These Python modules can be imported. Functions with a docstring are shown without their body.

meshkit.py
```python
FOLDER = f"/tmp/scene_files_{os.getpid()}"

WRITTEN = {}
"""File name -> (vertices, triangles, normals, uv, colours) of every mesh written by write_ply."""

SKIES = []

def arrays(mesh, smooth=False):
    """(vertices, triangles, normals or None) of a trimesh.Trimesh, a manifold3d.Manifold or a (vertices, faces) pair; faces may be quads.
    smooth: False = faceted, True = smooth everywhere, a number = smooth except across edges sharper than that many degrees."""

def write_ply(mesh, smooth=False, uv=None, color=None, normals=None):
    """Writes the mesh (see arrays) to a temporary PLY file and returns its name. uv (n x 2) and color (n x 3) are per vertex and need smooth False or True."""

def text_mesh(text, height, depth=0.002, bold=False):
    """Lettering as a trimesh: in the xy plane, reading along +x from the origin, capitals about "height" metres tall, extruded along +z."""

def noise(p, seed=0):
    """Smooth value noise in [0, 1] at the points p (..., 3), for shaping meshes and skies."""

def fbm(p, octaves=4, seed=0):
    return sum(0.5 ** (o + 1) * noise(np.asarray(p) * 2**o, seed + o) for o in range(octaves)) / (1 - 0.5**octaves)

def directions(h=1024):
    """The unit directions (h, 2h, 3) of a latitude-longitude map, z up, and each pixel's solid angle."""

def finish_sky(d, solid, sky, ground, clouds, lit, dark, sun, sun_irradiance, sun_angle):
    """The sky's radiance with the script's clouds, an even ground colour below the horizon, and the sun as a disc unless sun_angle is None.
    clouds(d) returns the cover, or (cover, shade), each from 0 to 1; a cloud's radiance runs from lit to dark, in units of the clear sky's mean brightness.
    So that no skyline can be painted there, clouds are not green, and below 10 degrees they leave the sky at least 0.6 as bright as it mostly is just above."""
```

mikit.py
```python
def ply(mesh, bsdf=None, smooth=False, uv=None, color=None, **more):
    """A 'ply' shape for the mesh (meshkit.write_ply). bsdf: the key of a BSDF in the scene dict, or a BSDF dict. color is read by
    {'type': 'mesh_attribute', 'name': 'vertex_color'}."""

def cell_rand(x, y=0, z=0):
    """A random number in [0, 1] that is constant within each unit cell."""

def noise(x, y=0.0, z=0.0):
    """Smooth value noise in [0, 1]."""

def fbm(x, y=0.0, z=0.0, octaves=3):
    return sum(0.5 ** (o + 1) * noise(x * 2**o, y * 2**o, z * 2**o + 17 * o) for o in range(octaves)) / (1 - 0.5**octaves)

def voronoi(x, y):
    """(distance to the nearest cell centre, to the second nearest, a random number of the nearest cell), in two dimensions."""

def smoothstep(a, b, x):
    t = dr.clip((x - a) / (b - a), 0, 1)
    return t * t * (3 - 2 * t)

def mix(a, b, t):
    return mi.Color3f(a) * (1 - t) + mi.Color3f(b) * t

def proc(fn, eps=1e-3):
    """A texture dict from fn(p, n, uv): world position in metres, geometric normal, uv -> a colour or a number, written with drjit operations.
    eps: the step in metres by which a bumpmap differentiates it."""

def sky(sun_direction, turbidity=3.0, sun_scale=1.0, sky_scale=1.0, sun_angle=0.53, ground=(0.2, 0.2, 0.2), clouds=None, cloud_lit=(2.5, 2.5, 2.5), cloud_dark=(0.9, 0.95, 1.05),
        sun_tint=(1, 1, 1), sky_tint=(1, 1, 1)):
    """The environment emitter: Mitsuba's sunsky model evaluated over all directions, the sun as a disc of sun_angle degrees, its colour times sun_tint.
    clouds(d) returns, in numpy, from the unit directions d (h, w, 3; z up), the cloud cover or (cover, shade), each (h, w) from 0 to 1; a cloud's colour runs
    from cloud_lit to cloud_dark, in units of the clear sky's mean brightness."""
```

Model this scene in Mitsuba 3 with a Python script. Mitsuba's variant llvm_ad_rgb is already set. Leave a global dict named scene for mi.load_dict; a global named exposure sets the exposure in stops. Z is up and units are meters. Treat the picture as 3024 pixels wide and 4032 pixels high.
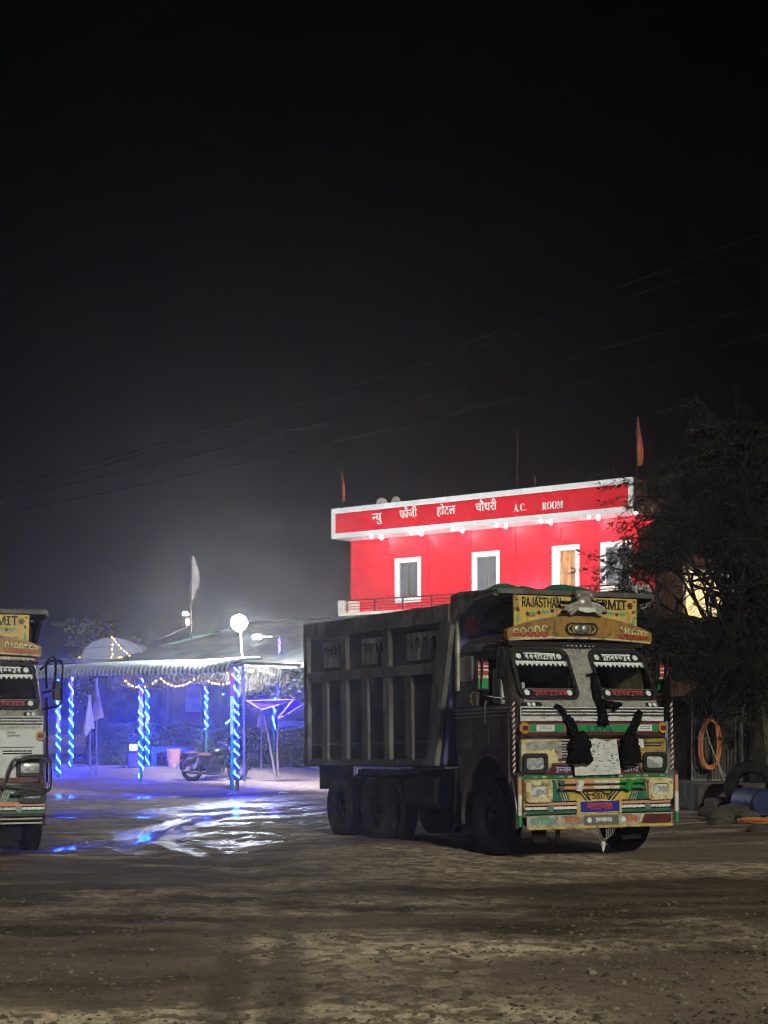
import math, random
import numpy as np
import trimesh
import manifold3d
import mitsuba as mi
import drjit as dr
from shapely.geometry import Polygon, LineString, box as sbox, Point
from shapely.ops import unary_union
from shapely import affinity
import mikit, meshkit

random.seed(7)
R = np.random.default_rng(11)
T = mi.ScalarTransform4f
scene, labels = {}, {}

# ------------------------------------------------------------------ camera, sky, exposure
exposure = 4.0            # a long night exposure
K = 1 / 16.               # so the lamps below are given in units of the finished picture's white
scene['camera'] = {'type': 'perspective', 'fov': 28.04, 'fov_axis': 'x', 'near_clip': 0.1, 'far_clip': 2000.0,
                   'principal_point_offset_y': -0.2019,
                   'to_world': T().look_at(origin=[0, 0, 1.8], target=[0, 10, 1.8], up=[0, 0, 1]),
                   'medium': {'type': 'ref', 'id': 'night_air'}}
# night: a very faint sky; the low warm-white light that reaches the yard from behind the camera's right shoulder
SUN = np.array([0.27, -0.965, 0.40])
scene['sky'] = {**mikit.sky(SUN.tolist(), turbidity=3, sun_scale=1.42 * K, sky_scale=0.00005 * K, sun_angle=3.0,
                            sun_tint=(1.0, 1.31, 1.82), sky_tint=(1.15, 0.95, 0.75), ground=(0.1, 0.1, 0.1)),
                'sampling_weight': 3.0}
# the mist: thin everywhere, thinner with height, smokier round the eating place
AIR0, AIRS = np.array([-82., -22., -2.1]), np.array([164., 174., 14.4])
_gz, _gy, _gx = np.meshgrid(*[(np.arange(n) + .5) / n for n in (20, 72, 72)], indexing='ij')
_gx, _gy, _gz = (AIR0[0] + AIRS[0] * _gx, AIR0[1] + AIRS[1] * _gy, AIR0[2] + AIRS[2] * _gz)
_air = .0014 * np.exp(-np.maximum(_gz, 0) / 14) + .028 * np.exp(-((_gx + 6.0) / 6.5) ** 2 - ((_gy - 46.5) / 5.5) ** 2 - ((_gz - 2.0) / 3.4) ** 2)
scene['night_air'] = {'type': 'heterogeneous', 'albedo': {'type': 'constvolume', 'value': {'type': 'rgb', 'value': [0.95, 0.95, 0.95]}},
                      'sigma_t': {'type': 'gridvolume', 'grid': mi.VolumeGrid(_air[..., None].astype(np.float32)), 'to_world': T().translate(AIR0.tolist()).scale(AIRS.tolist())},
                      'phase': {'type': 'hg', 'g': 0.8}}

# ------------------------------------------------------------------ helpers
def cat(*ms):
    flat = []
    for m in ms:
        flat += list(m) if isinstance(m, (list, tuple)) else [m]
    return trimesh.util.concatenate(flat) if len(flat) > 1 else flat[0]

def box(x0, x1, y0, y1, z0, z1):
    m = trimesh.creation.box(extents=[abs(x1 - x0), abs(y1 - y0), abs(z1 - z0)])
    m.apply_translation([(x0 + x1) / 2, (y0 + y1) / 2, (z0 + z1) / 2])
    return m

def bbox(x0, x1, y0, y1, z0, z1, b=0.01):
    """box with chamfered edges"""
    x0, x1 = min(x0, x1), max(x0, x1); y0, y1 = min(y0, y1), max(y0, y1); z0, z1 = min(z0, z1), max(z0, z1)
    b = min(b, (x1 - x0) * .45, (y1 - y0) * .45, (z1 - z0) * .45)
    pts = []
    for x, sx in ((x0, 1), (x1, -1)):
        for y, sy in ((y0, 1), (y1, -1)):
            for z, sz in ((z0, 1), (z1, -1)):
                pts += [[x + sx * b, y + sy * b, z], [x + sx * b, y, z + sz * b], [x, y + sy * b, z + sz * b]]
    return trimesh.convex.convex_hull(np.array(pts))

def hull(pts):
    return trimesh.convex.convex_hull(np.array(pts, float))

def spline(pts, n=8):
    p = np.asarray(pts, float)
    if len(p) < 3: return p
    q = np.vstack([2 * p[0] - p[1], p, 2 * p[-1] - p[-2]])
    out = []
    for i in range(1, len(q) - 2):
        for t in np.linspace(0, 1, n, endpoint=False):
            a, b, c, d = q[i - 1], q[i], q[i + 1], q[i + 2]
            out.append(.5 * ((2 * b) + (-a + c) * t + (2 * a - 5 * b + 4 * c - d) * t * t + (-a + 3 * b - 3 * c + d) * t ** 3))
    out.append(p[-1])
    return np.array(out)

def tube(pts, r, sides=8, caps=True, closed=False):
    p = np.asarray(pts, float)
    r = np.broadcast_to(np.asarray(r, float), (len(p),))
    t = np.gradient(p, axis=0) if not closed else np.roll(p, -1, 0) - np.roll(p, 1, 0)
    t /= np.linalg.norm(t, axis=1, keepdims=True) + 1e-12
    ref = np.array([0, 0, 1.0]) if abs(t[0][2]) < .9 else np.array([1.0, 0, 0])
    a = np.cross(t[0], ref); a /= np.linalg.norm(a)
    A = []
    for i in range(len(p)):
        a = a - t[i] * np.dot(a, t[i]); a /= np.linalg.norm(a) + 1e-12
        A.append(a)
    A = np.array(A); B = np.cross(t, A)
    g = np.arange(sides) * 2 * np.pi / sides
    v = p[:, None] + r[:, None, None] * (np.cos(g)[None, :, None] * A[:, None] + np.sin(g)[None, :, None] * B[:, None])
    v = v.reshape(-1, 3); n = len(p); f = []
    for i in range(n if closed else n - 1):
        for j in range(sides):
            k = (j + 1) % sides; i2 = (i + 1) % n
            f += [[i * sides + j, i * sides + k, i2 * sides + k], [i * sides + j, i2 * sides + k, i2 * sides + j]]
    if caps and not closed:
        v = np.vstack([v, p[0], p[-1]]); c0, c1 = len(v) - 2, len(v) - 1
        for j in range(sides):
            k = (j + 1) % sides
            f += [[c0, k, j], [c1, (n - 1) * sides + j, (n - 1) * sides + k]]
    return trimesh.Trimesh(v, np.array(f), process=False)

def ball(c, r, s=2, scale=(1, 1, 1)):
    m = trimesh.creation.icosphere(subdivisions=s, radius=1.0)
    m.apply_scale(np.array(scale) * r); m.apply_translation(c)
    return m

def lathe(profile, axis='z', n=24, at=(0, 0, 0)):
    m = trimesh.creation.revolve(np.array(profile, float), sections=n)
    if axis == 'x': m.apply_transform(trimesh.transformations.rotation_matrix(np.pi / 2, [0, 1, 0]))
    if axis == 'y': m.apply_transform(trimesh.transformations.rotation_matrix(-np.pi / 2, [1, 0, 0]))
    m.apply_translation(at)
    return m

def extr(poly, d):
    return cat([trimesh.creation.extrude_polygon(g, d, engine='earcut') for g in getattr(poly, 'geoms', [poly]) if g.area > 1e-7])

def plate_xz(poly, y0, y1):
    """polygon in (x, z), solid between y0 and y1"""
    m = extr(poly, abs(y1 - y0)); v = m.vertices.copy()
    m.vertices = np.stack([v[:, 0], max(y0, y1) - v[:, 2], v[:, 1]], 1)
    return m

def plate_yz(poly, x0, x1):
    """polygon in (y, z), solid between x0 and x1"""
    m = extr(poly, abs(x1 - x0)); v = m.vertices.copy()
    m.vertices = np.stack([min(x0, x1) + v[:, 2], v[:, 0], v[:, 1]], 1)
    return m

def plate_xy(poly, z0, z1):
    m = extr(poly, abs(z1 - z0)); m.apply_translation([0, 0, min(z0, z1)])
    return m

def rrect(x0, x1, z0, z1, r, seg=5):
    r = min(r, abs(x1 - x0) * .49, abs(z1 - z0) * .49)
    return sbox(x0 + r, z0 + r, x1 - r, z1 - r).buffer(r, quad_segs=seg)

def mani(m):
    return manifold3d.Manifold(manifold3d.Mesh(np.asarray(m.vertices, np.float32), np.asarray(m.faces, np.uint32)))

def tri(M):
    q = M.to_mesh()
    return trimesh.Trimesh(q.vert_properties[:, :3], q.tri_verts, process=False)

def mirx(m):
    v = m.vertices.copy(); v[:, 0] *= -1
    return trimesh.Trimesh(v, m.faces[:, ::-1], process=False)

def text(s, h, x, z, y, depth=.006, bold=True, width=None):
    """lettering that faces -y, centred on (x, z)"""
    m = meshkit.text_mesh(s, h, depth, bold=bold); v = m.vertices.copy()
    lo, hi = v.min(0), v.max(0)
    sx = width / (hi[0] - lo[0]) if width else 1.0
    m.vertices = np.stack([(v[:, 0] - (lo[0] + hi[0]) / 2) * sx + x, y - v[:, 2], v[:, 1] - (lo[1] + hi[1]) / 2 + z], 1)
    return m

def frame(o, deg, pitch=0.0):
    a = math.radians(deg)
    r = np.array([math.cos(a), math.sin(a), 0]); b = np.array([-math.sin(a), math.cos(a), -pitch]); b /= np.linalg.norm(b)
    M = np.eye(4); M[:3, 0] = r; M[:3, 1] = b; M[:3, 2] = np.cross(r, b); M[:3, 3] = o
    return M

def numbered(k):
    if k not in scene and not any(q.startswith(k + '__') for q in scene): return k
    i = 1
    while f'{k}_{i:03d}' in scene or any(q.startswith(f'{k}_{i:03d}__') for q in scene): i += 1
    return f'{k}_{i:03d}'

_count = {}
def put(key, mesh, m, smooth=False, M=None, label=None, cat_=None, group=None, kind=None, emit=None, weight=0.01):
    """one entry of the scene; a taken key gets the next number"""
    n = _count.get(key, 0); _count[key] = n + 1
    k = key if n == 0 else f'{key}_{n:03d}'
    if M is not None:
        mesh = mesh.copy(); mesh.apply_transform(M)
    d = mikit.ply(mesh, m, smooth=smooth)
    if emit is not None:
        d['emitter'] = {'type': 'area', 'radiance': {'type': 'rgb', 'value': [float(e) * K for e in emit]}, 'sampling_weight': float(weight)}
    scene[k] = d
    lab(k, label, cat_, group, kind)
    return k

def lab(k, label=None, cat_=None, group=None, kind=None):
    d = {}
    if label: d['label'] = label
    if cat_: d['category'] = cat_
    if group: d['group'] = group
    if kind: d['kind'] = kind
    if d: labels[k] = {**labels.get(k, {}), **d}

class Thing:
    """collects the parts of one thing; parts are built in the thing's own axes and placed by M"""
    def __init__(s, name, label, cat_, M=None, group=None):
        n = _count.get(name, 0); _count[name] = n + 1
        s.k = name if n == 0 else f'{name}_{n:03d}'
        s.M = M
        lab(s.k, label, cat_, group)
    def add(s, part, mesh, m, smooth=False, label=None, emit=None, weight=0.01, kind=None, M=None):
        return put(f'{s.k}__{part}', mesh, m, smooth, s.M if M is None else M, label=label, emit=emit, weight=weight, kind=kind)

# ------------------------------------------------------------------ materials
def rgb(*c): return {'type': 'rgb', 'value': list(c)}
def mat(name, color, rough=.6, metal=0.0, spec=.5, clear=0.0, **more):
    d = {'type': 'principled', 'base_color': rgb(*color) if not isinstance(color, dict) else color,
         'roughness': rough, 'metallic': metal, 'specular': spec, **more}
    if clear: d['clearcoat'] = clear; d['clearcoat_gloss'] = .8
    scene[name] = {'type': 'twosided', 'bsdf': d}
    return name

N, FB, SS, MIX = mikit.noise, mikit.fbm, mikit.smoothstep, mikit.mix

def worn(a, b, scale, lo=.35, hi=.7, streak=1.0):
    a, b = tuple(a), tuple(b)
    return mikit.proc(lambda p, n, uv: MIX(a, b, SS(lo, hi, FB(p.x * scale, p.y * scale, p.z * scale * streak))))

def grimy(a, b, scale, streak=1.0, dirt=(.05, .042, .032), much=.62):
    a, b, dirt = tuple(a), tuple(b), tuple(dirt)
    def fn(p, n, uv):
        c = MIX(a, b, SS(.4, .75, FB(p.x * scale, p.y * scale, p.z * scale * streak)))
        g = SS(much, much + .16, FB(p.x * scale * 3.1 + 5, p.y * scale * 3.1, p.z * scale * 3.1 * streak)) * .75 + .45 * SS(.55, .75, FB(p.x * 22, p.y * 22, p.z * 3.0))
        return MIX(c, dirt, dr.clip(g, 0, .85))
    return mikit.proc(fn)

mat('m_black', (.012, .012, .013), .55)
mat('m_black_gloss', (.01, .01, .011), .2)
mat('m_rubber', worn((.009, .009, .009), (.03, .026, .022), 6.0, .5, .85), .85, spec=.15)
mat('m_chrome', (.78, .78, .77), .10, 1.0)
mat('m_steel_dull', (.32, .31, .29), .42, .8)
mat('m_body_steel', grimy((.080, .085, .074), (.165, .162, .14), 2.6, .4, (.075, .05, .034), .50), .6, .1)
mat('m_body_panel', grimy((.24, .245, .24), (.46, .46, .44), 4.0, .15, (.07, .055, .04), .5), .42, .3)
mat('m_body_dark', worn((.013, .015, .015), (.03, .028, .023), 2.5), .7, .1, spec=.25)
mat('m_chassis', worn((.010, .010, .010), (.03, .026, .022), 5.0, .5, .85), .75, spec=.2)
mat('m_cab_side', worn((.045, .038, .033), (.10, .082, .068), 4.0, .35, .75), .28, .3, clear=.7)
mat('m_cab_grey', worn((.30, .28, .25), (.42, .39, .34), 9.0, .35, .7), .38, .35)
mat('m_cab_front_grey', grimy((.40, .385, .355), (.52, .50, .46), 26.0, 1, (.14, .12, .10), .6), .30, .25)
mat('m_ochre', grimy((.36, .195, .045), (.27, .145, .035), 5.0, 1, (.10, .06, .03), .6), .34, clear=.5)
mat('m_yellow', grimy((.64, .45, .10), (.50, .35, .08), 4.0, 1, (.16, .10, .04), .6), .42, clear=.3)
mat('m_cream', grimy((.70, .60, .32), (.52, .44, .24), 5.0, 1, (.16, .12, .07), .58), .36, clear=.4)
mat('m_gold', grimy((.48, .33, .09), (.32, .22, .07), 5.0, 1, (.10, .07, .035), .56), .34, .25, clear=.4)
mat('m_maroon', worn((.12, .022, .022), (.09, .025, .022), 6.0), .35, clear=.4)
mat('m_red', (.42, .035, .028), .4, clear=.3)
mat('m_redtext', (.42, .06, .07), .5)
mat('m_green', (.015, .26, .07), .4, clear=.3)
mat('m_green_dark', worn((.015, .12, .065), (.03, .17, .10), 12.0), .4, clear=.3)
mat('m_white', grimy((.78, .78, .76), (.66, .64, .60), 5.0, 1, (.26, .23, .19), .64), .42)
mat('m_silver_white', grimy((.74, .77, .78), (.60, .62, .62), 4.0, 3, (.22, .20, .18), .60), .26, .12)
mat('m_hood_white', worn((.60, .64, .64), (.47, .48, .46), 4.0, .45, .8), .4)
mat('m_white_dirty', worn((.46, .44, .40), (.24, .22, .18), 4.0, .35, .75), .7)
mat('m_orange', (.62, .20, .03), .45)
mat('m_saffron', (.62, .22, .10), .6)
mat('m_salmon', (.60, .30, .20), .5)
mat('m_amber', (.50, .26, .04), .3, clear=.6)
mat('m_blue_paint', worn((.05, .06, .22), (.10, .08, .20), 5.0), .5)
mat('m_plate_blue', (.035, .03, .28), .4)
mat('m_textblue', (.32, .34, .60), .5)
mat('m_textpale', (.72, .76, .76), .5)
mat('m_teal_text', (.10, .36, .24), .5)
mat('m_orange_text', (.50, .16, .05), .5)
mat('m_lens', worn((.70, .73, .74), (.36, .37, .38), 16.0, .4, .6), .16, .2, clear=.9)
mat('m_reflector', (.34, .36, .36), .5)
mat('m_curtain', worn((.28, .26, .12), (.16, .155, .07), 8.0), .9, spec=.1)
mat('m_interior', (.045, .042, .036), .8, spec=.15)
mat('m_interior_pale', (.55, .60, .54), .8, spec=.2)
mat('m_cloth_black', (.006, .006, .006), .95, spec=.05)
mat('m_paper', worn((.66, .68, .66), (.56, .58, .56), 14.0), .9)
mat('m_paper_ink', (.16, .16, .17), .9)
mat('m_paper_red', (.34, .16, .17), .9)
mat('m_sticker', worn((.42, .40, .36), (.22, .20, .17), 16.0), .6)
mat('m_tarp_green', worn((.02, .085, .05), (.035, .13, .08), 3.0), .6)
mat('m_tarp_dark', worn((.009, .009, .009), (.022, .019, .018), 4.0), .8, spec=.15)
mat('m_tarp_red', (.16, .05, .045), .8)
scene['m_pane'] = {'type': 'thindielectric', 'int_ior': 1.5}
mat('m_dark_glass', (.01, .01, .012), .08)

# ------------------------------------------------------------------ lorries (built in their own axes: x to the viewer's right, y backwards, z up; front axle at y = 0)
GLYPHS = {"nyu":[[[[56,101],[147,101],[147,88],[131,87],[131,3],[141,-2],[148,-13],[148,-27],[145,-33],[137,-40],[127,-43],[110,-43],[101,-41],[84,-31],[71,-18],[71,-14],[82,-8],[93,-21],[108,-29],[128,-29],[133,-26],[135,-21],[133,-13],[129,-11],[119,-10],[108,-13],[106,-10],[103,-1],[116,3],[116,26],[100,20],[84,20],[72,25],[65,32],[59,43],[56,57],[70,62],[74,66],[76,73],[75,79],[70,88],[50,88],[0,88],[0,101],[50,101]],[[81,36],[89,33],[104,35],[113,41],[116,46],[116,87],[114,88],[87,88],[90,79],[90,64],[87,57],[78,49],[73,48]]],[[[33,32],[28,29],[23,29],[18,31],[10,39],[6,47],[6,55],[12,60],[56,60],[56,57],[56,47],[35,47],[35,37]]]],"fauji":[[[[0,88],[0,101],[133,101],[127,109],[118,112],[100,109],[96,122],[106,125],[119,125],[128,120],[131,120],[129,125],[122,131],[111,132],[103,130],[99,143],[106,145],[121,145],[131,141],[140,131],[152,101],[252,101],[248,114],[248,127],[252,136],[256,140],[264,144],[280,145],[292,140],[300,131],[311,101],[329,100],[329,88],[314,88],[312,86],[312,-1],[297,0],[297,88],[272,88],[270,87],[270,-1],[256,-1],[256,57],[255,59],[230,59],[230,56],[234,53],[239,42],[238,25],[231,16],[225,13],[208,12],[198,16],[185,29],[176,45],[169,63],[170,66],[182,69],[189,50],[199,33],[208,26],[217,25],[224,30],[225,37],[220,50],[208,60],[212,72],[255,72],[256,74],[256,86],[255,88],[153,88],[152,86],[152,-1],[137,0],[137,88],[76,88],[76,60],[87,65],[100,65],[110,60],[115,54],[118,45],[117,26],[113,14],[107,5],[95,11],[94,14],[98,18],[103,32],[103,43],[98,51],[87,51],[76,41],[76,0],[61,-1],[61,28],[48,23],[34,23],[23,28],[17,35],[13,46],[13,87],[11,88]],[[263,123],[265,106],[268,101],[296,101],[289,123],[281,131],[270,131],[265,128]],[[28,47],[30,41],[38,36],[49,37],[61,45],[61,86],[60,88],[28,88]]]],"hotel":[[[[0,88],[0,101],[98,101],[98,106],[93,120],[85,130],[74,132],[65,129],[61,143],[68,145],[83,145],[93,141],[102,131],[114,101],[320,101],[320,88],[305,88],[303,86],[303,-1],[288,0],[288,56],[277,53],[272,48],[266,33],[252,36],[256,50],[249,55],[238,56],[232,53],[230,50],[229,41],[234,29],[248,15],[258,8],[258,5],[250,-3],[243,1],[226,17],[218,28],[214,40],[215,53],[218,59],[228,67],[234,69],[248,69],[265,62],[276,68],[288,69],[288,88],[188,88],[187,86],[187,55],[172,55],[159,52],[150,44],[148,37],[149,26],[153,19],[164,13],[182,13],[201,20],[205,7],[194,2],[181,-1],[160,0],[147,6],[137,17],[133,32],[135,47],[138,53],[145,60],[160,67],[172,68],[172,88],[116,88],[114,87],[114,-1],[100,-1],[99,88],[73,88],[73,63],[33,63],[26,59],[26,52],[30,47],[38,49],[56,49],[69,44],[76,37],[79,29],[79,19],[75,10],[69,4],[56,-1],[52,8],[52,12],[60,15],[64,19],[64,29],[59,34],[50,36],[37,35],[28,31],[24,23],[24,16],[26,9],[36,-3],[50,-13],[50,-16],[41,-24],[30,-16],[19,-5],[11,8],[9,24],[13,35],[17,40],[12,48],[11,61],[17,71],[25,75],[58,76],[58,87],[56,88]]]],"chaudhari":[[[[149,72],[149,85],[151,91],[156,97],[165,102],[180,102],[187,99],[192,94],[194,88],[194,82],[190,73],[185,70],[176,76],[179,85],[175,90],[168,90],[164,86],[163,73],[167,68],[175,65],[197,66],[196,53],[182,52],[176,48],[175,37],[178,32],[187,29],[193,29],[206,33],[213,40],[213,87],[203,88],[203,100],[274,101],[270,114],[271,130],[278,140],[290,145],[302,145],[314,140],[322,131],[326,123],[332,102],[351,100],[351,88],[336,88],[334,86],[334,-1],[319,0],[319,88],[294,88],[296,69],[292,57],[284,48],[270,40],[290,19],[305,8],[305,6],[296,-3],[285,5],[260,30],[251,41],[246,53],[247,59],[254,64],[262,64],[270,58],[277,62],[281,72],[280,84],[278,88],[228,88],[228,-1],[213,-1],[213,21],[198,16],[181,16],[170,20],[163,27],[160,34],[160,46],[164,56],[159,58],[152,65]],[[285,123],[287,106],[290,101],[318,101],[311,123],[303,131],[292,131],[287,128]]],[[[0,88],[0,101],[111,101],[111,103],[105,109],[96,112],[78,109],[74,119],[74,122],[84,125],[97,125],[106,120],[109,121],[107,125],[100,131],[89,132],[81,130],[77,143],[84,145],[99,145],[109,141],[118,131],[123,121],[129,101],[147,100],[147,88],[132,88],[130,86],[130,-1],[115,0],[115,88],[91,88],[89,87],[89,-1],[75,-1],[74,24],[60,18],[44,18],[34,22],[28,27],[23,37],[23,50],[27,59],[6,59],[6,72],[64,72],[63,59],[45,57],[39,52],[37,45],[38,38],[45,32],[55,31],[63,33],[74,42],[74,88]]]],"ac":[[[[273,4],[273,16],[275,19],[279,21],[286,21],[291,17],[292,5],[288,0],[279,-1]]],[[[157,38],[155,62],[159,79],[168,94],[178,103],[190,109],[203,112],[223,111],[239,105],[244,105],[247,107],[249,112],[253,112],[253,75],[248,76],[244,87],[233,100],[222,106],[208,107],[196,102],[191,96],[186,84],[184,73],[184,39],[186,29],[192,17],[202,9],[210,7],[220,7],[237,13],[244,18],[250,26],[252,26],[255,21],[245,10],[239,6],[228,1],[218,-1],[196,0],[181,6],[174,11],[163,24]]],[[[118,4],[118,16],[120,19],[124,21],[131,21],[136,17],[137,5],[133,0],[124,-1]]],[[[0,0],[0,4],[6,5],[10,9],[15,19],[50,109],[52,111],[55,111],[93,20],[99,8],[102,5],[108,4],[108,0],[57,0],[57,4],[63,4],[69,8],[69,15],[61,31],[26,31],[20,16],[20,9],[23,5],[32,4],[32,0]],[[30,39],[59,38],[45,74],[42,72]]]],"room":[[[[362,0],[362,4],[373,6],[377,14],[377,95],[374,102],[363,104],[363,108],[404,107],[426,52],[434,36],[437,38],[465,107],[506,108],[506,104],[495,101],[492,91],[493,11],[497,5],[506,4],[506,0],[453,0],[453,4],[464,6],[467,12],[466,90],[461,81],[428,0],[423,0],[421,4],[386,89],[384,89],[384,15],[388,6],[399,4],[399,0]]],[[[241,45],[241,66],[247,84],[255,95],[263,102],[283,111],[305,112],[326,105],[332,101],[344,88],[352,68],[352,43],[345,25],[340,18],[330,9],[310,0],[288,-1],[276,2],[266,7],[259,12],[250,22],[244,34]],[[269,72],[270,34],[273,23],[280,11],[285,7],[293,4],[302,4],[311,8],[317,15],[321,24],[324,40],[324,70],[319,91],[314,99],[308,104],[300,107],[292,107],[285,105],[277,98],[271,84]]],[[[116,45],[116,66],[122,84],[130,95],[138,102],[158,111],[180,112],[201,105],[207,101],[219,88],[227,68],[227,43],[220,25],[215,18],[205,9],[185,0],[163,-1],[151,2],[141,7],[134,12],[125,22],[119,34]],[[144,41],[148,23],[155,11],[160,7],[168,4],[177,4],[186,8],[192,15],[196,24],[199,40],[199,70],[194,91],[189,99],[183,104],[175,107],[167,107],[160,105],[152,98],[146,84],[144,72]]],[[[0,0],[0,4],[9,5],[12,8],[14,15],[14,93],[11,101],[6,103],[0,103],[0,108],[59,108],[72,106],[86,100],[94,90],[95,72],[92,65],[85,58],[72,52],[101,8],[106,4],[110,4],[110,0],[76,0],[43,50],[39,49],[40,11],[44,5],[54,4],[54,0]],[[40,99],[39,55],[50,55],[60,58],[65,63],[68,72],[68,87],[65,95],[58,101],[45,102]]]]}
def glyph(name, h, depth, x, z, y, width=None):
    """a written word facing -y; h is the height of 100 font units; (x, z) is the lower left corner of the base line"""
    s = h / 100.0
    polys = [Polygon(p[0], p[1:]).buffer(0) for p in GLYPHS[name]]
    g = unary_union(polys); b = g.bounds
    sx = width / (b[2] - b[0]) if width else s
    return plate_xz(affinity.translate(affinity.scale(g, sx, s, origin=(0, 0)), x, z), y - depth, y)

def tyre(r=.51, w=.27, c=(0, 0, 0), n=40):
    h = w / 2
    prof = [(r * .55, -h * .75), (r * .72, -h * 1.02), (r * .88, -h), (r * .965, -h * .86), (r * .985, -h * .8)]
    for g in (-.55, -.18, .18, .55):
        prof += [(r, h * (g - .14)), (r, h * (g - .07)), (r * .972, h * (g - .05)), (r * .972, h * (g + .05)), (r, h * (g + .07)), (r, h * (g + .14))]
    prof += [(r * .985, h * .8), (r * .965, h * .86), (r * .88, h), (r * .72, h * 1.02), (r * .55, h * .75)]
    return lathe(prof, 'x', n, c)

def rim(r=.51, w=.27, c=(0, 0, 0), side=-1):
    h = w / 2 * side
    prof = [(.001, h * .55), (r * .16, h * .62), (r * .17, h * .2), (r * .42, h * .05), (r * .46, h * .5), (r * .53, h * .8), (r * .57, h * .85), (r * .57, h * .7), (r * .5, -h * .2), (.001, -h * .2)]
    m = [lathe(prof, 'x', 28)]
    for k in range(8):
        a = k * math.pi / 4
        m.append(lathe([(.001, 0), (.016, 0), (.016, .03), (.001, .03)], 'x', 6, (h * .1, r * .3 * math.cos(a), r * .3 * math.sin(a))))
    m = cat(m); m.apply_translation(c)
    return m

YH = -.83                                                         # the flat of the cab front
def yfront(z): return YH + .44 * np.clip((z - 1.93) / .80, 0, 1)    # the windscreen leans back
def slant(m, off):
    """bends a sheet built at y = 0 onto the cab front, 'off' in front of it"""
    m = m.copy() if len(m.vertices) > 400 else m.subdivide_to_size(.12) if False else m.copy()
    v = m.vertices.copy(); v[:, 1] += yfront(v[:, 2]) - off; m.vertices = v
    return m

def cab_section(z, hw, yf, yr, rf, rr, n=6):
    pts = []
    for cx, cy, r, a0 in ((hw - rf, yf + rf, rf, -90), (hw - rr, yr - rr, rr, 0), (-hw + rr, yr - rr, rr, 90), (-hw + rf, yf + rf, rf, 180)):
        for a in np.radians(np.linspace(a0, a0 + 90, n)):
            pts.append([cx + r * math.cos(a), cy + r * math.sin(a), z])
    return np.array(pts)

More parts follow.
